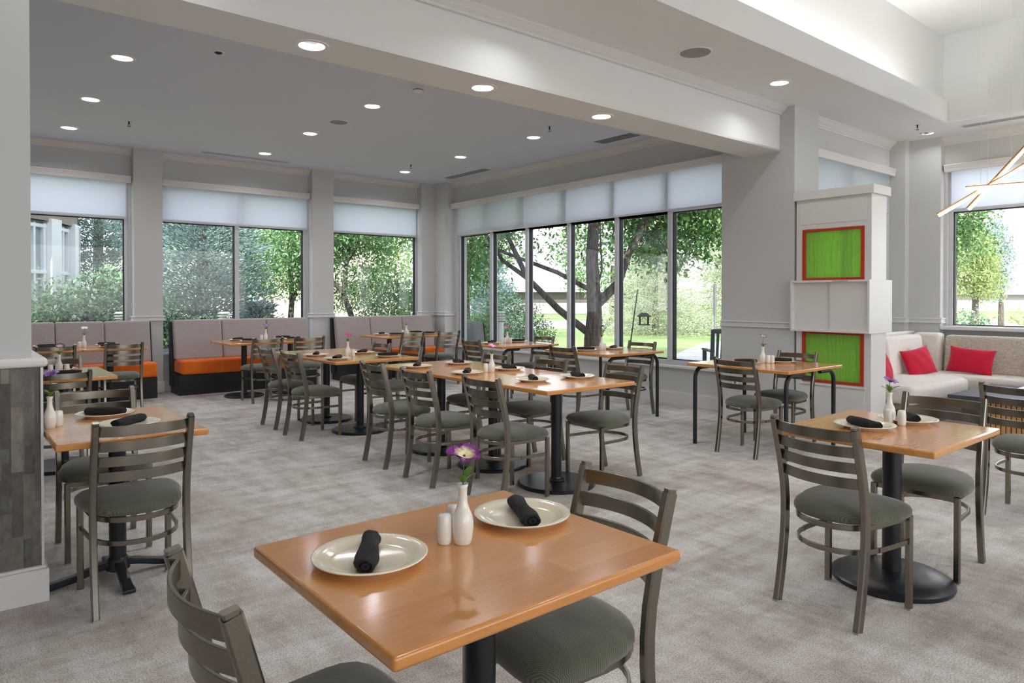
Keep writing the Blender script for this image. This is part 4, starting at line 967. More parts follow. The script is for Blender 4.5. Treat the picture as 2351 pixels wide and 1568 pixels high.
# tall leafy spray in the middle window table vase
spray = thing('leafy_spray', 'tall airy spray of green leaves on the middle window table', 'foliage spray', (5.92, 5.56, 0.90))
rn = random.Random(5); mb = MB(); lf = MB()
for k in range(7):
    a = rn.random() * 2 * PI; tx, ty, tz = 0.11 * math.cos(a), 0.11 * math.sin(a), 0.14 + 0.14 * rn.random(); mb.tube([(0, 0, 0), (tx * 0.3, ty * 0.3, tz * 0.6), (tx, ty, tz)], 0.0012, 5)
    for q in range(9):
        u = 0.35 + 0.65 * q / 8; petal_mesh(lf, (tx * u * u, ty * u * u, tz * u), rn.random() * 6.28, 0.028, 0.016, 0.3, 0.1)
mb.build('stems', m_stem, spray); lf.build('leaves', mat('spray_leaf', (70, 110, 62), 0.5), spray, smooth=True, fix=False)['kind'] = 'stuff'

# ------------------------------------------------------------------ outdoors
GZ = -0.12
m_lawn = mat('lawn_grass', (140, 160, 96), 0.95)
_v = coords(m_lawn, 'World'); n1 = noise(m_lawn, _v, 0.35, 5); n2 = noise(m_lawn, _v, 40, 3, 0.7)
c = ramp(m_lawn, n1, [(0.35, s2l((108, 136, 80))), (0.6, s2l((142, 162, 104)))]); c = mixc(m_lawn, c, ramp(m_lawn, n2, [(0.3, (0.6, 0.6, 0.6)), (0.7, (1.2, 1.2, 1.2))]), 0.7, 'MULTIPLY'); setcol(m_lawn, c); bump(m_lawn, n2, 0.8, 0.03)
m_conc = mat('concrete', (176, 174, 172), 0.85); _v = coords(m_conc, 'World'); setcol(m_conc, ramp(m_conc, noise(m_conc, _v, 3, 5), [(0.35, s2l((148, 147, 147))), (0.65, s2l((168, 167, 166)))]))
tag(MB().box(-40, 120, -60, 130, GZ - 0.3, GZ - 0.02).build('lawn', m_lawn), kind='structure')
pv = MB(); pv.box(-40, -4.05, -60, 3.0, GZ - 0.02, GZ).box(-4.05, 26, -60, -8, GZ - 0.02, GZ); pv.prism([(7.4, -8), (26, -8), (26, 13.6), (19, 13.4), (15.6, 11.7), (13.2, 10.4), (11.0, 7.8), (7.55, 5.6)], GZ - 0.02, GZ)  # boxes are unseen paving added to keep green bounce out of the room
tag(pv.build('floor', m_conc), kind='structure')
pv = MB(); d1 = Vector((0.635, 0.772)); d2 = Vector((0.772, -0.635))
def fd(d, l): p = d1 * d + d2 * l; return (p.x, p.y)
pv.prism([fd(33, -30), fd(33, 40), fd(43, 40), fd(43, -30)], GZ - 0.02, GZ + 0.01); tag(pv.build('floor', m_conc), kind='structure')

def leaf_mat(name, c0, c1, c2):
    m = mat(name, c0, 0.55); N, L, b = nodes(m); g = N.new('ShaderNodeNewGeometry')
    setcol(m, ramp(m, g.outputs['Random Per Island'], [(0.0, s2l(c0)), (0.5, s2l(c1)), (1.0, s2l(c2))]))
    tl = N.new('ShaderNodeBsdfTranslucent'); mx = N.new('ShaderNodeMixShader'); mx.inputs[0].default_value = 0.3
    L.new(b.inputs['Base Color'].links[0].from_socket, tl.inputs['Color']); o = N['Material Output']
    L.new(b.outputs[0], mx.inputs[1]); L.new(tl.outputs[0], mx.inputs[2]); L.new(mx.outputs[0], o.inputs[0]); return m
m_l_green = leaf_mat('leaf_green', (72, 112, 60), (108, 150, 84), (156, 184, 122))
m_l_mid = leaf_mat('leaf_soft', (96, 144, 96), (138, 180, 124), (188, 212, 168))
m_l_maple = leaf_mat('leaf_maple', (50, 100, 52), (86, 138, 70), (144, 174, 98))
m_l_shrub = leaf_mat('leaf_shrub', (88, 128, 94), (132, 168, 126), (190, 210, 178))
m_l_spruce = leaf_mat('needle_blue', (112, 138, 138), (156, 180, 178), (204, 220, 216))
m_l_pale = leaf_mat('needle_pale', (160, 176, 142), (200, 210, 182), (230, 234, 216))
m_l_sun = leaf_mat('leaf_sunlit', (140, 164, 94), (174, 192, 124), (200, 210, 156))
m_bark = mat('bark', (112, 100, 94), 0.9); _v = coords(m_bark, 'Object', (5, 5, 1)); _n = noise(m_bark, _v, 6, 6, 0.7); setcol(m_bark, ramp(m_bark, _n, [(0.35, s2l((66, 58, 54))), (0.65, s2l((140, 128, 120)))])); bump(m_bark, _n, 1.0, 0.03)

def leaves(blobs, n, size, seed, aspect=0.55, droop=0.3, shell=0.55, off=(0, 0, 0)):
    rn = random.Random(seed); vs = []; fs = []; tot = sum(b_[3] * b_[4] * b_[5] for b_ in blobs)
    for (cx, cy, cz, rx, ry, rz) in blobs:
        k = int(n * (rx * ry * rz) / tot) + 1; cl = max(1, k // 9)
        for _ in range(cl):
            while True:
                x, y, z = rn.uniform(-1, 1), rn.uniform(-1, 1), rn.uniform(-1, 1); q = x * x + y * y + z * z
                if q < 1 and (q > shell * shell or rn.random() < 0.35): break
            px, py, pz = cx + x * rx, cy + y * ry, cz + z * rz
            if (px + off[0] < 7.9 and py + off[1] < 11.7) or (px + off[0] < 10.8 and py + off[1] < 4.6 and pz > 3): continue
            for _2 in range(9):
                ax = rn.gauss(0, size * 1.5); ay = rn.gauss(0, size * 1.5); az = rn.gauss(0, size * 1.1)
                th = rn.uniform(0, 6.283); ph = rn.gauss(-droop, 0.6); s_ = size * rn.uniform(0.6, 1.35)
                d = (math.cos(th) * math.cos(ph), math.sin(th) * math.cos(ph), math.sin(ph)); r_ = rn.uniform(-0.7, 0.7)
                sx, sy, sz = -math.sin(th) * aspect, math.cos(th) * aspect, r_ * aspect
                bx_, by_, bz_ = px + ax, py + ay, pz + az; o = len(vs)
                vs += [(bx_, by_, bz_), (bx_ + (d[0] * 0.5 + sx * 0.5) * s_, by_ + (d[1] * 0.5 + sy * 0.5) * s_, bz_ + (d[2] * 0.5 + sz * 0.5) * s_), (bx_ + d[0] * s_, by_ + d[1] * s_, bz_ + d[2] * s_ - 0.15 * s_), (bx_ + (d[0] * 0.5 - sx * 0.5) * s_, by_ + (d[1] * 0.5 - sy * 0.5) * s_, bz_ + (d[2] * 0.5 - sz * 0.5) * s_)]
                fs.append((o, o + 1, o + 2, o + 3))
    me = bpy.data.meshes.new('foliage'); me.from_pydata(vs, [], fs); return me
def add_leaves(t_, blobs, n, size, seed, m, **k):
    me = leaves(blobs, n, size, seed, off=t_.location, **k); me.materials.append(m); o = bpy.data.objects.new('foliage', me); C.objects.link(o); o.parent = t_; return o
def tree(name, label, loc, trunk, blobs, n, size, m, seed, group=None, cat='tree', **k):
    t_ = thing(name, label, cat, loc, 0, group)
    if trunk:
        mb = MB()
        for pts, r0, r1 in trunk: mb.tube(pts, [r0 + (r1 - r0) * i / (len(pts) - 1) for i in range(len(pts))], 10)
        mb.build('trunk', m_bark, t_, smooth=True)
    add_leaves(t_, blobs, n, size, seed, m, **k); return t_
def spruce(label, loc, h, r, n, m, seed, z0=0.1, group=None):
    rn = random.Random(seed); t_ = thing('spruce_tree', label, 'tree', loc, 0, group); MB().tube([(0, 0, -0.1), (0, 0, h)], [0.16, 0.02], 8).build('trunk', m_bark, t_, smooth=True)
    vs = []; fs = []; nb = n // 60
    for _ in range(nb):
        u = rn.random() ** 1.25; z = z0 + u * (h - z0); R_ = r * (1 - u) ** 0.8 + 0.15; th = rn.uniform(0, 6.283); ct, st = math.cos(th), math.sin(th)
        ln = R_ * rn.uniform(0.75, 1.05)
        for q in range(60):
            v = rn.uniform(0.06, 1.0); lat = rn.gauss(0, 0.16 * ln * (1.15 - v) + 0.05); zz = z - 0.22 * ln * v + 0.10 * ln * v * v + rn.gauss(0, 0.05)
            x, y = ct * ln * v - st * lat, st * ln * v + ct * lat; a = th + (0.7 if lat > 0 else -0.7) * rn.random(); s_ = rn.uniform(0.06, 0.13); e = rn.uniform(0.1, 0.6)
            dx, dy, dz = math.cos(a) * s_ * math.cos(e), math.sin(a) * s_ * math.cos(e), s_ * math.sin(e); w_ = 0.011 + 0.008 * rn.random(); o = len(vs); px, py = -math.sin(a) * w_, math.cos(a) * w_
            vs += [(x, y, zz), (x + dx * 0.5 + px, y + dy * 0.5 + py, zz + dz * 0.5), (x + dx, y + dy, zz + dz), (x + dx * 0.5 - px, y + dy * 0.5 - py, zz + dz * 0.5), (x + dx * 0.5, y + dy * 0.5, zz + dz * 0.5 + w_), (x + dx * 0.5, y + dy * 0.5, zz + dz * 0.5 - w_)]
            fs += [(o, o + 1, o + 2, o + 3), (o, o + 4, o + 2, o + 5)]
    me = bpy.data.meshes.new('foliage'); me.from_pydata(vs, [], fs); me.materials.append(m); o = bpy.data.objects.new('foliage', me); C.objects.link(o); o.parent = t_; return t_

# big shade tree in front of the window wall
bt = (9.55, 9.20, GZ)
trunks = [([(0, 0, 0), (0, 0, 0.7), (0.03, -0.02, 1.2), (0.0, 0.02, 2.2), (0.05, 0, 3.4), (0, 0.1, 5.0)], 0.19, 0.08),
          ([(0, 0, 0.75), (-0.5, 0.4, 1.25), (-0.9, 0.85, 1.85), (-1.15, 1.1, 2.6), (-1.4, 1.4, 3.9)], 0.075, 0.035),
          ([(0.02, -0.02, 1.3), (0.32, -0.35, 1.75), (0.45, -0.5, 2.3), (0.9, -1.0, 3.6)], 0.10, 0.05),
          ([(0.0, 0, 1.6), (-0.5, 0.42, 1.95), (-1.0, 0.85, 2.2), (-1.45, 1.5, 2.5)], 0.05, 0.03),
          ([(-0.9, 0.85, 1.85), (-1.15, 1.3, 2.2), (-1.4, 1.7, 2.9)], 0.05, 0.03),
          ([(0.12, 0.1, 1.4), (0.2, -0.05, 2.0), (0.22, 0.0, 2.5), (0.4, 0.2, 3.0)], 0.025, 0.012)]
blobs = [(0, 0, 4.6, 2.6, 2.6, 1.7), (-1.6, 1.5, 3.4, 1.2, 1.2, 0.9), (1.5, -1.4, 3.3, 1.1, 1.1, 0.9), (1.9, -2.3, 2.9, 0.9, 0.9, 0.75), (-1.8, 1.9, 2.3, 0.6, 0.5, 0.45), (0.3, 1.6, 2.9, 0.9, 0.9, 0.7), (1.2, 0.6, 2.6, 0.8, 0.8, 0.6)]
tree('shade_tree', 'big forked shade tree with rough grey trunk outside the middle of the window wall', bt, trunks, blobs, 26000, 0.09, m_l_green, 11)
tree('maple_tree', 'dark green leafy maple boughs hanging outside the window wall nearest the big column', (13.9, 8.3, GZ), [([(0, 0, 0), (-0.1, 0, 2.0), (-0.3, 0.1, 5)], 0.09, 0.05), ([(-0.1, 0, 2.0), (-1.2, 0.1, 2.75), (-2.4, 0.5, 3.1)], 0.045, 0.02)], [(-2.2, 0.4, 4.1, 2.3, 2.0, 1.5), (-3.0, 0.0, 2.75, 1.1, 1.0, 0.7), (-1.1, -1.0, 2.9, 1.1, 1.0, 0.9), (-1.9, 1.0, 2.9, 1.0, 0.9, 0.8), (-0.7, -1.3, 2.0, 0.6, 0.6, 0.5)], 22000, 0.11, m_l_maple, 12)
tree('leafy_tree', 'leafy tree outside the window wall nearest the room corner', (9.2, 12.7, GZ), [([(0, 0, 0), (0, 0.1, 1.6), (0.2, 0, 4)], 0.08, 0.04)], [(0, 0, 3.3, 1.2, 1.1, 1.3), (-0.5, -0.5, 2.0, 0.5, 0.5, 0.6), (0.4, 0.5, 2.2, 0.8, 0.8, 0.8)], 8000, 0.09, m_l_green, 13)
# shrubs by the window wall
tree('lilac_shrub', 'large rounded shrub outside the second and third panes from the room corner', (8.8, 10.75, GZ), None, [(0, 0, 0.75, 0.72, 0.62, 0.82), (0.35, -0.35, 0.6, 0.4, 0.4, 0.6), (-0.35, 0.35, 0.6, 0.4, 0.4, 0.6)], 12000, 0.05, m_l_mid, 14, cat='shrub', droop=-0.3)
tree('budding_shrub', 'low flowering shrub behind the grey patio chair', (8.15, 11.5, GZ), None, [(0, 0, 0.55, 0.5, 0.5, 0.62), (0.3, 0.1, 0.85, 0.35, 0.3, 0.4)], 5000, 0.045, m_l_mid, 15, cat='shrub', droop=-0.4)
tree('seedling', 'small bright green seedling at the foot of the big shade tree', (8.62, 8.75, GZ), None, [(0, 0, 0.3, 0.22, 0.22, 0.28)], 500, 0.06, m_l_mid, 16, cat='plant', droop=-0.5)
spruce('wide pale sunlit spruce behind the bird feeder', (22.2, 17.9, GZ), 4.2, 2.9, 40000, m_l_pale, 21)
spruce('pale spruce farther right behind the park bench', (25.2, 16.2, GZ), 4.8, 3.2, 36000, m_l_pale, 22)
spruce('grey-green spruce behind the large rounded shrub', (13.4, 17.4, GZ), 2.9, 1.6, 16000, m_l_spruce, 23)
# garden behind the back wall
spruce('blue spruce outside the left half of the two-pane window', (4.2, 15.2, GZ), 6.5, 1.75, 48000, m_l_spruce, 24)
spruce('blue spruce outside the window beside the stone-tiled column', (2.85, 18.6, GZ), 6.8, 2.4, 44000, m_l_spruce, 25)
spruce('low blue spruce outside the right half of the two-pane window', (5.0, 14.1, GZ), 1.35, 1.0, 13000, m_l_spruce, 26)
tree('garden_shrub', 'tall leafy shrub outside the window beside the stone-tiled column', (2.35, 14.6, GZ), None, [(0, 0, 1.0, 0.75, 0.6, 1.0), (-0.6, 0, 0.7, 0.5, 0.5, 0.75), (0.35, 0.3, 1.3, 0.5, 0.5, 0.7)], 8000, 0.085, m_l_shrub, 31, 'garden shrubs', 'shrub')
tree('garden_shrub', 'shrub at the left edge of the back garden in front of the white bay', (1.35, 14.1, GZ), None, [(0, 0, 0.8, 0.5, 0.4, 0.8), (0.2, 0, 1.4, 0.25, 0.25, 0.4)], 3500, 0.08, m_l_shrub, 32, 'garden shrubs', 'shrub')
tree('garden_shrub', 'bushy shrub at the left edge of the two-pane window', (3.28, 14.3, GZ), None, [(0, 0, 0.8, 0.45, 0.45, 0.85)], 3500, 0.075, m_l_shrub, 33, 'garden shrubs', 'shrub')
tree('garden_shrub', 'low bright green shrub beside the louvered bollard', (3.55, 12.9, GZ), None, [(0, 0, 0.72, 0.45, 0.35, 0.42)], 2500, 0.055, m_l_mid, 34, 'garden shrubs', 'shrub')
tree('garden_tree', 'light green garden tree outside the right half of the two-pane window', (6.25, 15.8, GZ), [([(0, 0, 0), (0.1, 0, 1.5), (0, 0, 3.5)], 0.08, 0.04), ([(0.1, 0, 1.4), (0.6, 0.1, 2.2), (1.2, 0, 3.4)], 0.05, 0.02)], [(0, 0, 2.5, 1.1, 0.9, 0.75), (-0.7, -0.4, 1.85, 0.8, 0.6, 0.45), (0.9, 0.2, 2.9, 0.9, 0.8, 0.8), (0.5, -0.2, 1.7, 0.7, 0.6, 0.3), (0.3, 0, 4.0, 1.3, 1.0, 0.8)], 15000, 0.075, m_l_mid, 35)
tree('garden_tree', 'dense garden tree filling the back window nearest the corner', (7.5, 14.9, GZ), [([(-0.2, 0, 0), (0, 0, 0.8), (-0.3, 0, 1.6), (-0.15, 0, 2.6), (0.2, 0, 3.6)], 0.09, 0.03), ([(-0.3, 0, 1.6), (-0.7, 0, 2.0), (-1.2, 0.1, 2.3)], 0.05, 0.02), ([(-0.18, 0, 2.3), (0.1, 0, 2.7), (0.15, 0, 3.1)], 0.03, 0.015)], [(0, 0.5, 2.4, 1.3, 0.7, 1.3), (0.3, 0, 3.5, 1.6, 1.2, 1.0), (0.6, -0.3, 1.5, 0.8, 0.6, 0.9), (-0.9, 0.2, 2.8, 0.8, 0.6, 0.8)], 30000, 0.08, m_l_mid, 36)
tree('garden_shrub', 'pale-leaved shrub at the right edge of the back window nearest the corner', (7.85, 13.6, GZ), None, [(0, 0, 1.0, 0.8, 0.5, 1.0), (-0.7, 0.2, 0.6, 0.5, 0.4, 0.5)], 7000, 0.07, m_l_shrub, 37, 'garden shrubs', 'shrub')
# through the far right window
tree('street_tree', 'leafy tree at the left side of the far right window', (15.3, 5.0, GZ), [([(0, 0, 0), (0, 0, 1.5), (0.1, 0, 4)], 0.07, 0.03)], [(0, 0, 3.5, 0.75, 0.7, 1.1), (-0.5, 0.1, 2.6, 0.5, 0.5, 0.7), (0.35, -0.25, 2.6, 0.35, 0.35, 0.4)], 11000, 0.07, m_l_green, 41)
tree('street_tree', 'yellow-green sunlit tree beyond the far right window', (23.0, 7.0, GZ), [([(0, 0, 0), (0.1, 0, 1.4), (0, 0, 3.4)], 0.12, 0.05), ([(0.1, 0, 0.9), (0.8, 0.2, 2.0)], 0.07, 0.03)], [(-0.2, 0.1, 2.5, 0.75, 0.7, 1.0), (0.2, -0.2, 1.9, 0.45, 0.45, 0.6)], 12000, 0.075, m_l_sun, 42)
tree('street_tree', 'grey-green tree behind the yellow-green one beyond the far right window', (33.0, 9.1, GZ), [([(0, 0, 0), (0, 0, 3.0)], 0.12, 0.05)], [(-0.3, 0.2, 3.0, 0.75, 0.7, 1.7)], 9000, 0.09, m_l_spruce, 43)
tree('low_shrub', 'low dark shrub under the far right window', (13.9, 4.35, GZ), None, [(0, 0, 0.78, 0.42, 0.4, 0.5), (0.35, -0.25, 0.62, 0.35, 0.3, 0.38)], 4000, 0.06, m_l_shrub, 44, None, 'shrub')
tree('distant_hedge', 'distant planting in front of the low white building', (46.0, 9.5, GZ), None, [(0, 0, 0.4, 4.0, 3.0, 0.6)], 2500, 0.2, m_l_sun, 45, None, 'hedge')
# distant tree line, so the lower sky is not bare between the near trees
for i, (d, l, rr, hh, mm, lb) in enumerate(((26, -10, 3.2, 3.0, m_l_mid, 'distant tree behind the back garden, left'), (28, -2.5, 3.0, 3.4, m_l_green, 'distant tree seen between the back window and the room corner'), (38, 5.5, 3.4, 3.2, m_l_green, 'distant tree behind the grey-green spruce'), (30, 11.0, 3.0, 3.0, m_l_sun, 'distant sunlit tree behind the pale spruces'))):
    x, y = fd(d, l); tree('distant_tree', lb, (x, y, GZ), [([(0, 0, 0), (0, 0, hh)], 0.2, 0.1)], [(0, 0, hh + 0.6, rr, rr, hh * 0.75)], 5000, 0.22, mm, 50 + i)

# neighbouring white bay
m_bay = mat('bay_white', (232, 234, 240), 0.6); m_bayg = mat('bay_glass', (150, 160, 168), 0.15); m_tan = mat('stucco', (205, 180, 150), 0.9); m_tan2 = mat('bay_frieze', (150, 138, 130), 0.8)
t_ = thing('white_bay_building', 'curved white bay with tall windows seen at the left edge of the back garden', 'building', (-1.42, 17.6, GZ))
RB = 3.75
MB().lathe([(RB - 0.15, 0), (RB - 0.15, 3.9)], 64).build('wall', m_bayg, t_, smooth=True)
pil = []
for k in range(12):
    a = math.radians(-80 + k * 15.5); mb = MB(); wv = 0.17
    c_, s_ = math.cos(a), math.sin(a)
    vs = [((RB - 0.16 + q) * c_ - w_ * s_, (RB - 0.16 + q) * s_ + w_ * c_, z) for z in (0, 2.95) for q, w_ in ((0, -wv), (0.16, -wv), (0.16, wv), (0, wv))]
    mb.add(vs, [(3, 2, 1, 0), (4, 5, 6, 7), (0, 1, 5, 4), (1, 2, 6, 5), (2, 3, 7, 6), (3, 0, 4, 7)]).build('pilaster', m_bay, t_)
    fr_ = MB()
    for da, hw_ in ((0.060, 0.035), (0.135, 0.025), (0.210, 0.035)):
        a2 = a + da; c2, s2 = math.cos(a2), math.sin(a2)
        fr_.add([((RB - 0.155 + q) * c2 - w_ * s2, (RB - 0.155 + q) * s2 + w_ * c2, z) for z in (0.2, 2.85) for q, w_ in ((0, -hw_), (0.06, -hw_), (0.06, hw_), (0, hw_))], [(3, 2, 1, 0), (4, 5, 6, 7), (0, 1, 5, 4), (1, 2, 6, 5), (2, 3, 7, 6), (3, 0, 4, 7)])
    for z in (1.95, 2.80):
        pts = [((RB - 0.12) * math.cos(a + q * 0.27 / 5), (RB - 0.12) * math.sin(a + q * 0.27 / 5), z) for q in range(6)]; fr_.sweep(pts, (0, 0, 1), 0.07, 0.06)
    fr_.build('window_frame', m_bay, t_)
MB().lathe([(RB - 0.05, 2.9), (RB - 0.05, 3.25), (RB - 0.16, 3.25), (RB - 0.16, 2.9), (RB - 0.05, 2.9)], 64).build('frieze', m_tan2, t_, smooth=False)
MB().lathe([(RB - 0.15, 3.2), (RB + 0.05, 3.22), (RB + 0.16, 3.42), (RB + 0.16, 3.55), (RB + 0.02, 3.62), (0.0001, 3.9)], 64).build('cornice', m_bay, t_, smooth=False)
# beige hotel wing with arched window beyond the garden tree
t_ = thing('beige_building', 'beige stucco building with a tall arched window behind the garden trees', 'building', (12.1, 34.0, GZ), -0.45)
w_ = MB(); w_.box(-7, 7, 0, 6, 0, 6.2); w_.build('wall', mat('stucco_pale', (236, 214, 196), 0.9), t_)
w_ = MB(); w_.prism([(x, z) for x, z in [(-1.2, 0)] + [(1.2, 0)] + arc(0, 2.3, 1.2, 0, PI, 14)], 0, 0.05)
o = w_.build('arched_window', m_bayg, t_); o.rotation_euler = (PI / 2, 0, 0); o.location = (-0.2, -0.02, 2.6)
fr_ = MB(); fr_.sweep([(-1.2, 0, 0)] + [(1.2 * math.cos(PI - PI * k / 14), 0, 2.3 + 1.2 * math.sin(PI * k / 14)) for k in range(15)] + [(1.2, 0, 0)], (0, 1, 0), 0.16, 0.14); fr_.sweep([(-1.2, 0, 2.3), (1.2, 0, 2.3)], (0, 1, 0), 0.1, 0.1); fr_.sweep([(0, 0, 0), (0, 0, 3.5)], (0, 1, 0), 0.1, 0.1)
o = fr_.build('arch_frame', m_bay, t_); o.location = (-0.2, -0.08, 2.6)
fr_ = MB(); fr_.box(-1.7, 0.1, -0.5, -0.3, 0.0, 2.1); fr_.box(-1.5, -0.1, -0.51, -0.29, 0.2, 1.9)
fr_.build('porch_frame', m_bay, t_)
MB().box(2.0, 2.9, -0.2, 0, 0, 2.3).build('brick_pier', mat('brick', (178, 140, 116), 0.9), t_)
MB().box(-7.2, 7.2, -0.3, 6.2, 6.2, 6.6).build('parapet', m_tan, t_)
# far low buildings
def farbox(name, label, d, l0, l1, parts):
    c0 = fd(d, (l0 + l1) / 2); t_ = thing(name, label, 'building', (c0[0], c0[1], GZ), -math.radians(39.45)); h = (l1 - l0) / 2
    for nm, z0, z1, y0, y1, m in parts: MB().box(-h, h, y0, y1, z0, z1).build(nm, m, t_)
m_pink = mat('pale_wall', (158, 150, 156), 0.9); m_dk = mat('dark_grey', (96, 92, 88), 0.9); m_wh = mat('fascia_white', (206, 206, 206), 0.8)  # plain dark grey, for the window band and lamp posts
farbox('low_building', 'long low pale building beyond the road, seen under the big shade tree', 60, -14, 14, [('wall', 0, 0.95, 0, 4, m_pink), ('window_band', 0.95, 1.9, 0.4, 4, m_dk), ('fascia', 1.9, 3.1, -0.3, 4.3, m_wh)])
farbox('low_building', 'distant white flat-roofed building beyond the far right window', 70, 42, 60, [('wall', 0, 1.1, 0, 4, m_wh), ('window_band', 1.1, 1.7, 0.3, 4, m_pink), ('fascia', 1.7, 2.9, -0.3, 4.3, m_wh)])

# bollards, bench, patio chairs, bird feeder, signs
def bollard(x, y, label):
    t_ = thing('louvered_bollard', label, 'bollard', (x, y, GZ), 0, 'white louvered bollards')
    MB().lathe([(0.075, 0), (0.075, 1.03), (0.0001, 1.03)], 20).build('post', m_white, t_, smooth=True)
    for k in range(4):
        z = 1.05 + 0.048 * k; MB().lathe([(0.06, z + 0.03), (0.105, z + 0.002), (0.11, z + 0.004), (0.11, z + 0.010), (0.07, z + 0.036), (0.0001, z + 0.036)], 20).build('louver', m_white, t_, smooth=True)
bollard(1.86, 14.3, 'white louvered bollard nearest the stone-tiled column, low in the left window')
bollard(2.47, 13.9, 'white louvered bollard at the right of the left back window')
bollard(3.87, 12.7, 'white louvered bollard in the two-pane back window')
bollard(8.0, 10.08, 'white louvered bollard outside the window wall beside the rounded shrub')
t_ = thing('dark_post', 'short dark slanted-top post beside the left bollard', 'post', (1.95, 13.9, GZ)); MB().prism([(-0.07, -0.06), (0.07, -0.06), (0.07, 0.06), (-0.07, 0.06)], 0, 1.18).build('post_body', mat('post_dark', (58, 68, 74), 0.6), t_, bevel=0.01)
m_bench = mat('bench_green', (66, 84, 84), 0.6)
t_ = thing('park_bench', 'dark green slatted park bench on the path beside the big column', 'bench', (9.95, 6.05, GZ), -math.radians(42))
# local x = length, +y = away from the room (seat side)
for sx in (-0.68, 0.68):
    MB().sweep([(sx, -0.05, 0), (sx, -0.04, 0.42), (sx, -0.12, 0.98)], (1, 0, 0), 0.055, 0.055).build('back_leg', m_bench, t_)
    MB().box(sx - 0.028, sx + 0.028, 0.42, 0.475, 0, 0.62).build('front_leg', m_bench, t_)
    MB().box(sx - 0.035, sx + 0.035, -0.08, 0.50, 0.62, 0.65).build('armrest', m_bench, t_)
MB().sweep([(-0.68, -0.118, 0.955), (0.68, -0.118, 0.955)], (0, 0, 1), 0.07, 0.03).build('top_rail', m_bench, t_)
MB().sweep([(-0.68, -0.055, 0.50), (0.68, -0.055, 0.50)], (0, 0, 1), 0.05, 0.03).build('lower_rail', m_bench, t_)
for k in range(18):
    x = -0.60 + 0.0706 * k; MB().sweep([(x, -0.055, 0.52), (x, -0.113, 0.93)], (1, 0, 0), 0.042, 0.014).build('back_slat', m_bench, t_)
for k in range(5): MB().box(-0.70, 0.70, 0.0 + 0.095 * k, 0.075 + 0.095 * k, 0.42, 0.44).build('seat_slat', m_bench, t_)
m_mesh = mat('patio_mesh', (186, 190, 196), 0.7)
t_ = thing('patio_chair', 'grey mesh patio chair outside the pane nearest the room corner', 'chair', (7.95, 10.55, GZ), math.radians(-75))
for sx in (-0.26, 0.26):
    MB().tube([(sx, -0.22, 0), (sx, -0.20, 0.42), (sx, -0.30, 1.02)], 0.013, 8).build('back_leg', m_black, t_, smooth=True); MB().tube([(sx, 0.25, 0), (sx, 0.24, 0.62), (sx, -0.22, 0.64)], 0.013, 8).build('arm', m_black, t_, smooth=True)
MB().add([(-0.25, -0.20, 0.44), (0.25, -0.20, 0.44), (0.25, -0.30, 1.02), (-0.25, -0.30, 1.02), (-0.25, -0.185, 0.44), (0.25, -0.185, 0.44), (0.25, -0.285, 1.02), (-0.25, -0.285, 1.02)], [(0, 1, 2, 3), (7, 6, 5, 4), (0, 4, 5, 1), (2, 6, 7, 3), (1, 5, 6, 2), (0, 3, 7, 4)]).build('back_panel', m_mesh, t_)
MB().box(-0.25, 0.25, -0.2, 0.24, 0.40, 0.415).build('seat_panel', m_mesh, t_)
m_feed = mat('feeder_green', (58, 78, 66), 0.6)
t_ = thing('bird_feeder', 'small dark green bird feeder with a pitched roof hanging outside the window wall', 'bird feeder', (7.85, 6.54, 0.98), math.radians(-40))
t_.scale = (0.7, 0.7, 0.7)
mb = MB(); mb.add([(-0.13, -0.09, 0.17), (0.13, -0.09, 0.17), (0.13, 0.09, 0.17), (-0.13, 0.09, 0.17), (-0.05, -0.02, 0.24), (0.05, -0.02, 0.24), (0.05, 0.02, 0.24), (-0.05, 0.02, 0.24), (-0.14, -0.1, 0.155), (0.14, -0.1, 0.155), (0.14, 0.1, 0.155), (-0.14, 0.1, 0.155)], [(4, 5, 6, 7), (0, 1, 5, 4), (1, 2, 6, 5), (2, 3, 7, 6), (3, 0, 4, 7), (8, 9, 1, 0), (9, 10, 2, 1), (10, 11, 3, 2), (11, 8, 0, 3), (11, 10, 9, 8)]).build('roof', m_feed, t_)
for sx in (-0.085, 0.085): MB().box(sx - 0.01, sx + 0.01, -0.06, 0.06, 0, 0.16).build('side_panel', m_feed, t_)
MB().box(-0.11, 0.11, -0.08, 0.08, -0.02, 0).build('tray', m_feed, t_)
MB().sweep([(0.045 * math.cos(a), 0, 0.09 + 0.045 * math.sin(a)) for a in [PI * k / 8 for k in range(9)]], (0, 1, 0), 0.01, 0.01).build('perch_ring', m_feed, t_)
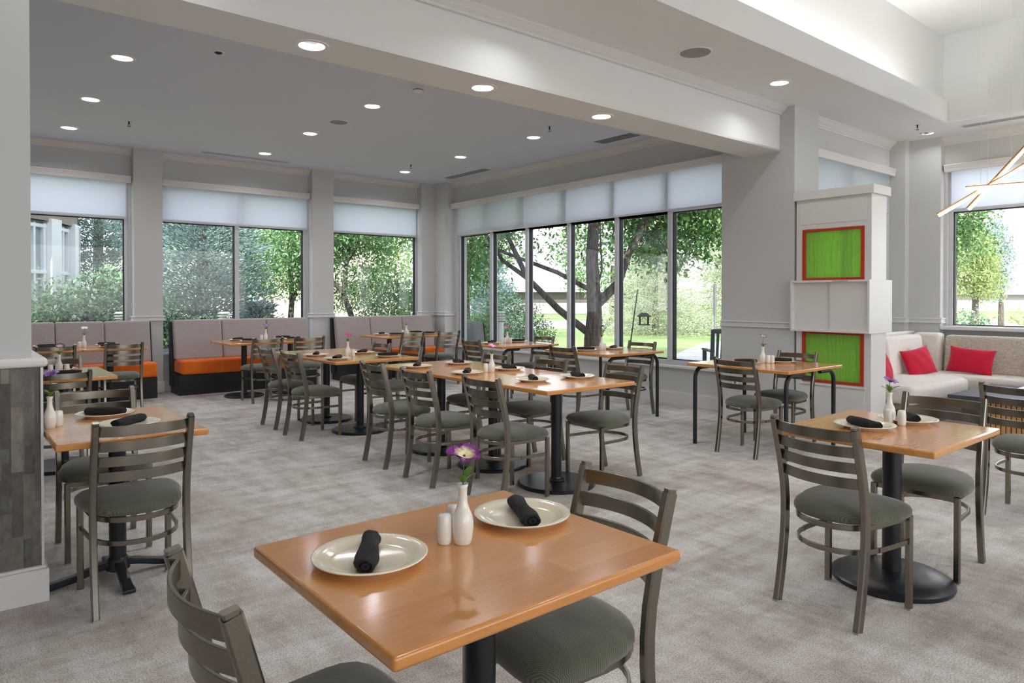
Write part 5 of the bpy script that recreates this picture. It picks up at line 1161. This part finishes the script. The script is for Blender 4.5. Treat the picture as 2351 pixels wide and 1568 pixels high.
MB().tube([(0, 0, 0.24), (0, 0, 3.3)], 0.0015, 5).build('hanging_wire', m_black, t_)
t_ = thing('garden_stake', 'thin green slanted garden stake outside the window wall beside the bird feeder', 'stake', (9.17, 7.98, GZ)); MB().tube([(-0.05, 0.03, 0), (0.12, -0.10, 1.62)], 0.012, 8).build('rod', mat('stake_green', (70, 110, 74), 0.6), t_, smooth=True)
t_ = thing('sign_post', 'narrow white sign on a post beside the pale spruce', 'sign', (14.0, 9.55, GZ)); MB().tube([(0, 0, 0), (0, 0, 1.75)], 0.02, 8).build('post', m_wh, t_, smooth=True); o = MB().box(-0.04, 0.04, -0.01, 0.01, 1.05, 1.8).build('sign_plate', m_wh, t_); o.rotation_euler = (0, 0, -0.69)
for k, (d, l, hh) in enumerate(((62, 43.5, 3.6), (55, 43.0, 2.6))):
    x, y = fd(d, l); t_ = thing('lamp_post', 'distant thin lamp post beyond the far right window, %s' % ('taller' if k == 0 else 'shorter'), 'lamp post', (x, y, GZ)); MB().tube([(0, 0, 0), (0, 0, hh)], 0.06, 6).build('pole', m_dk, t_); MB().box(-0.5, 0.5, -0.1, 0.1, hh, hh + 0.12).build('lamp_head', m_dk, t_)
t_ = thing('picnic_table', 'white outdoor table on the patio in front of the beige building', 'table', (11.2, 27.0, GZ), 0.3); MB().box(-0.9, 0.9, -0.4, 0.4, 0.72, 0.78).build('tabletop', m_wh, t_)
for sx in (-0.7, 0.7): MB().sweep([(sx, -0.3, 0), (sx, 0.2, 0.72)], (1, 0, 0), 0.08, 0.06).build('leg', m_wh, t_); MB().sweep([(sx, 0.3, 0), (sx, -0.2, 0.72)], (1, 0, 0), 0.08, 0.06).build('leg', m_wh, t_)
for sy in (-0.75, 0.75): MB().box(-0.9, 0.9, sy - 0.12, sy + 0.12, 0.42, 0.46).build('bench_board', m_wh, t_)
pv = MB(); pv.prism([(7.5, 22), (18, 22), (16, 33), (7.5, 33)], GZ - 0.02, GZ + 0.005); tag(pv.build('floor', mat('patio_pink', (230, 214, 202), 0.9)), kind='structure')
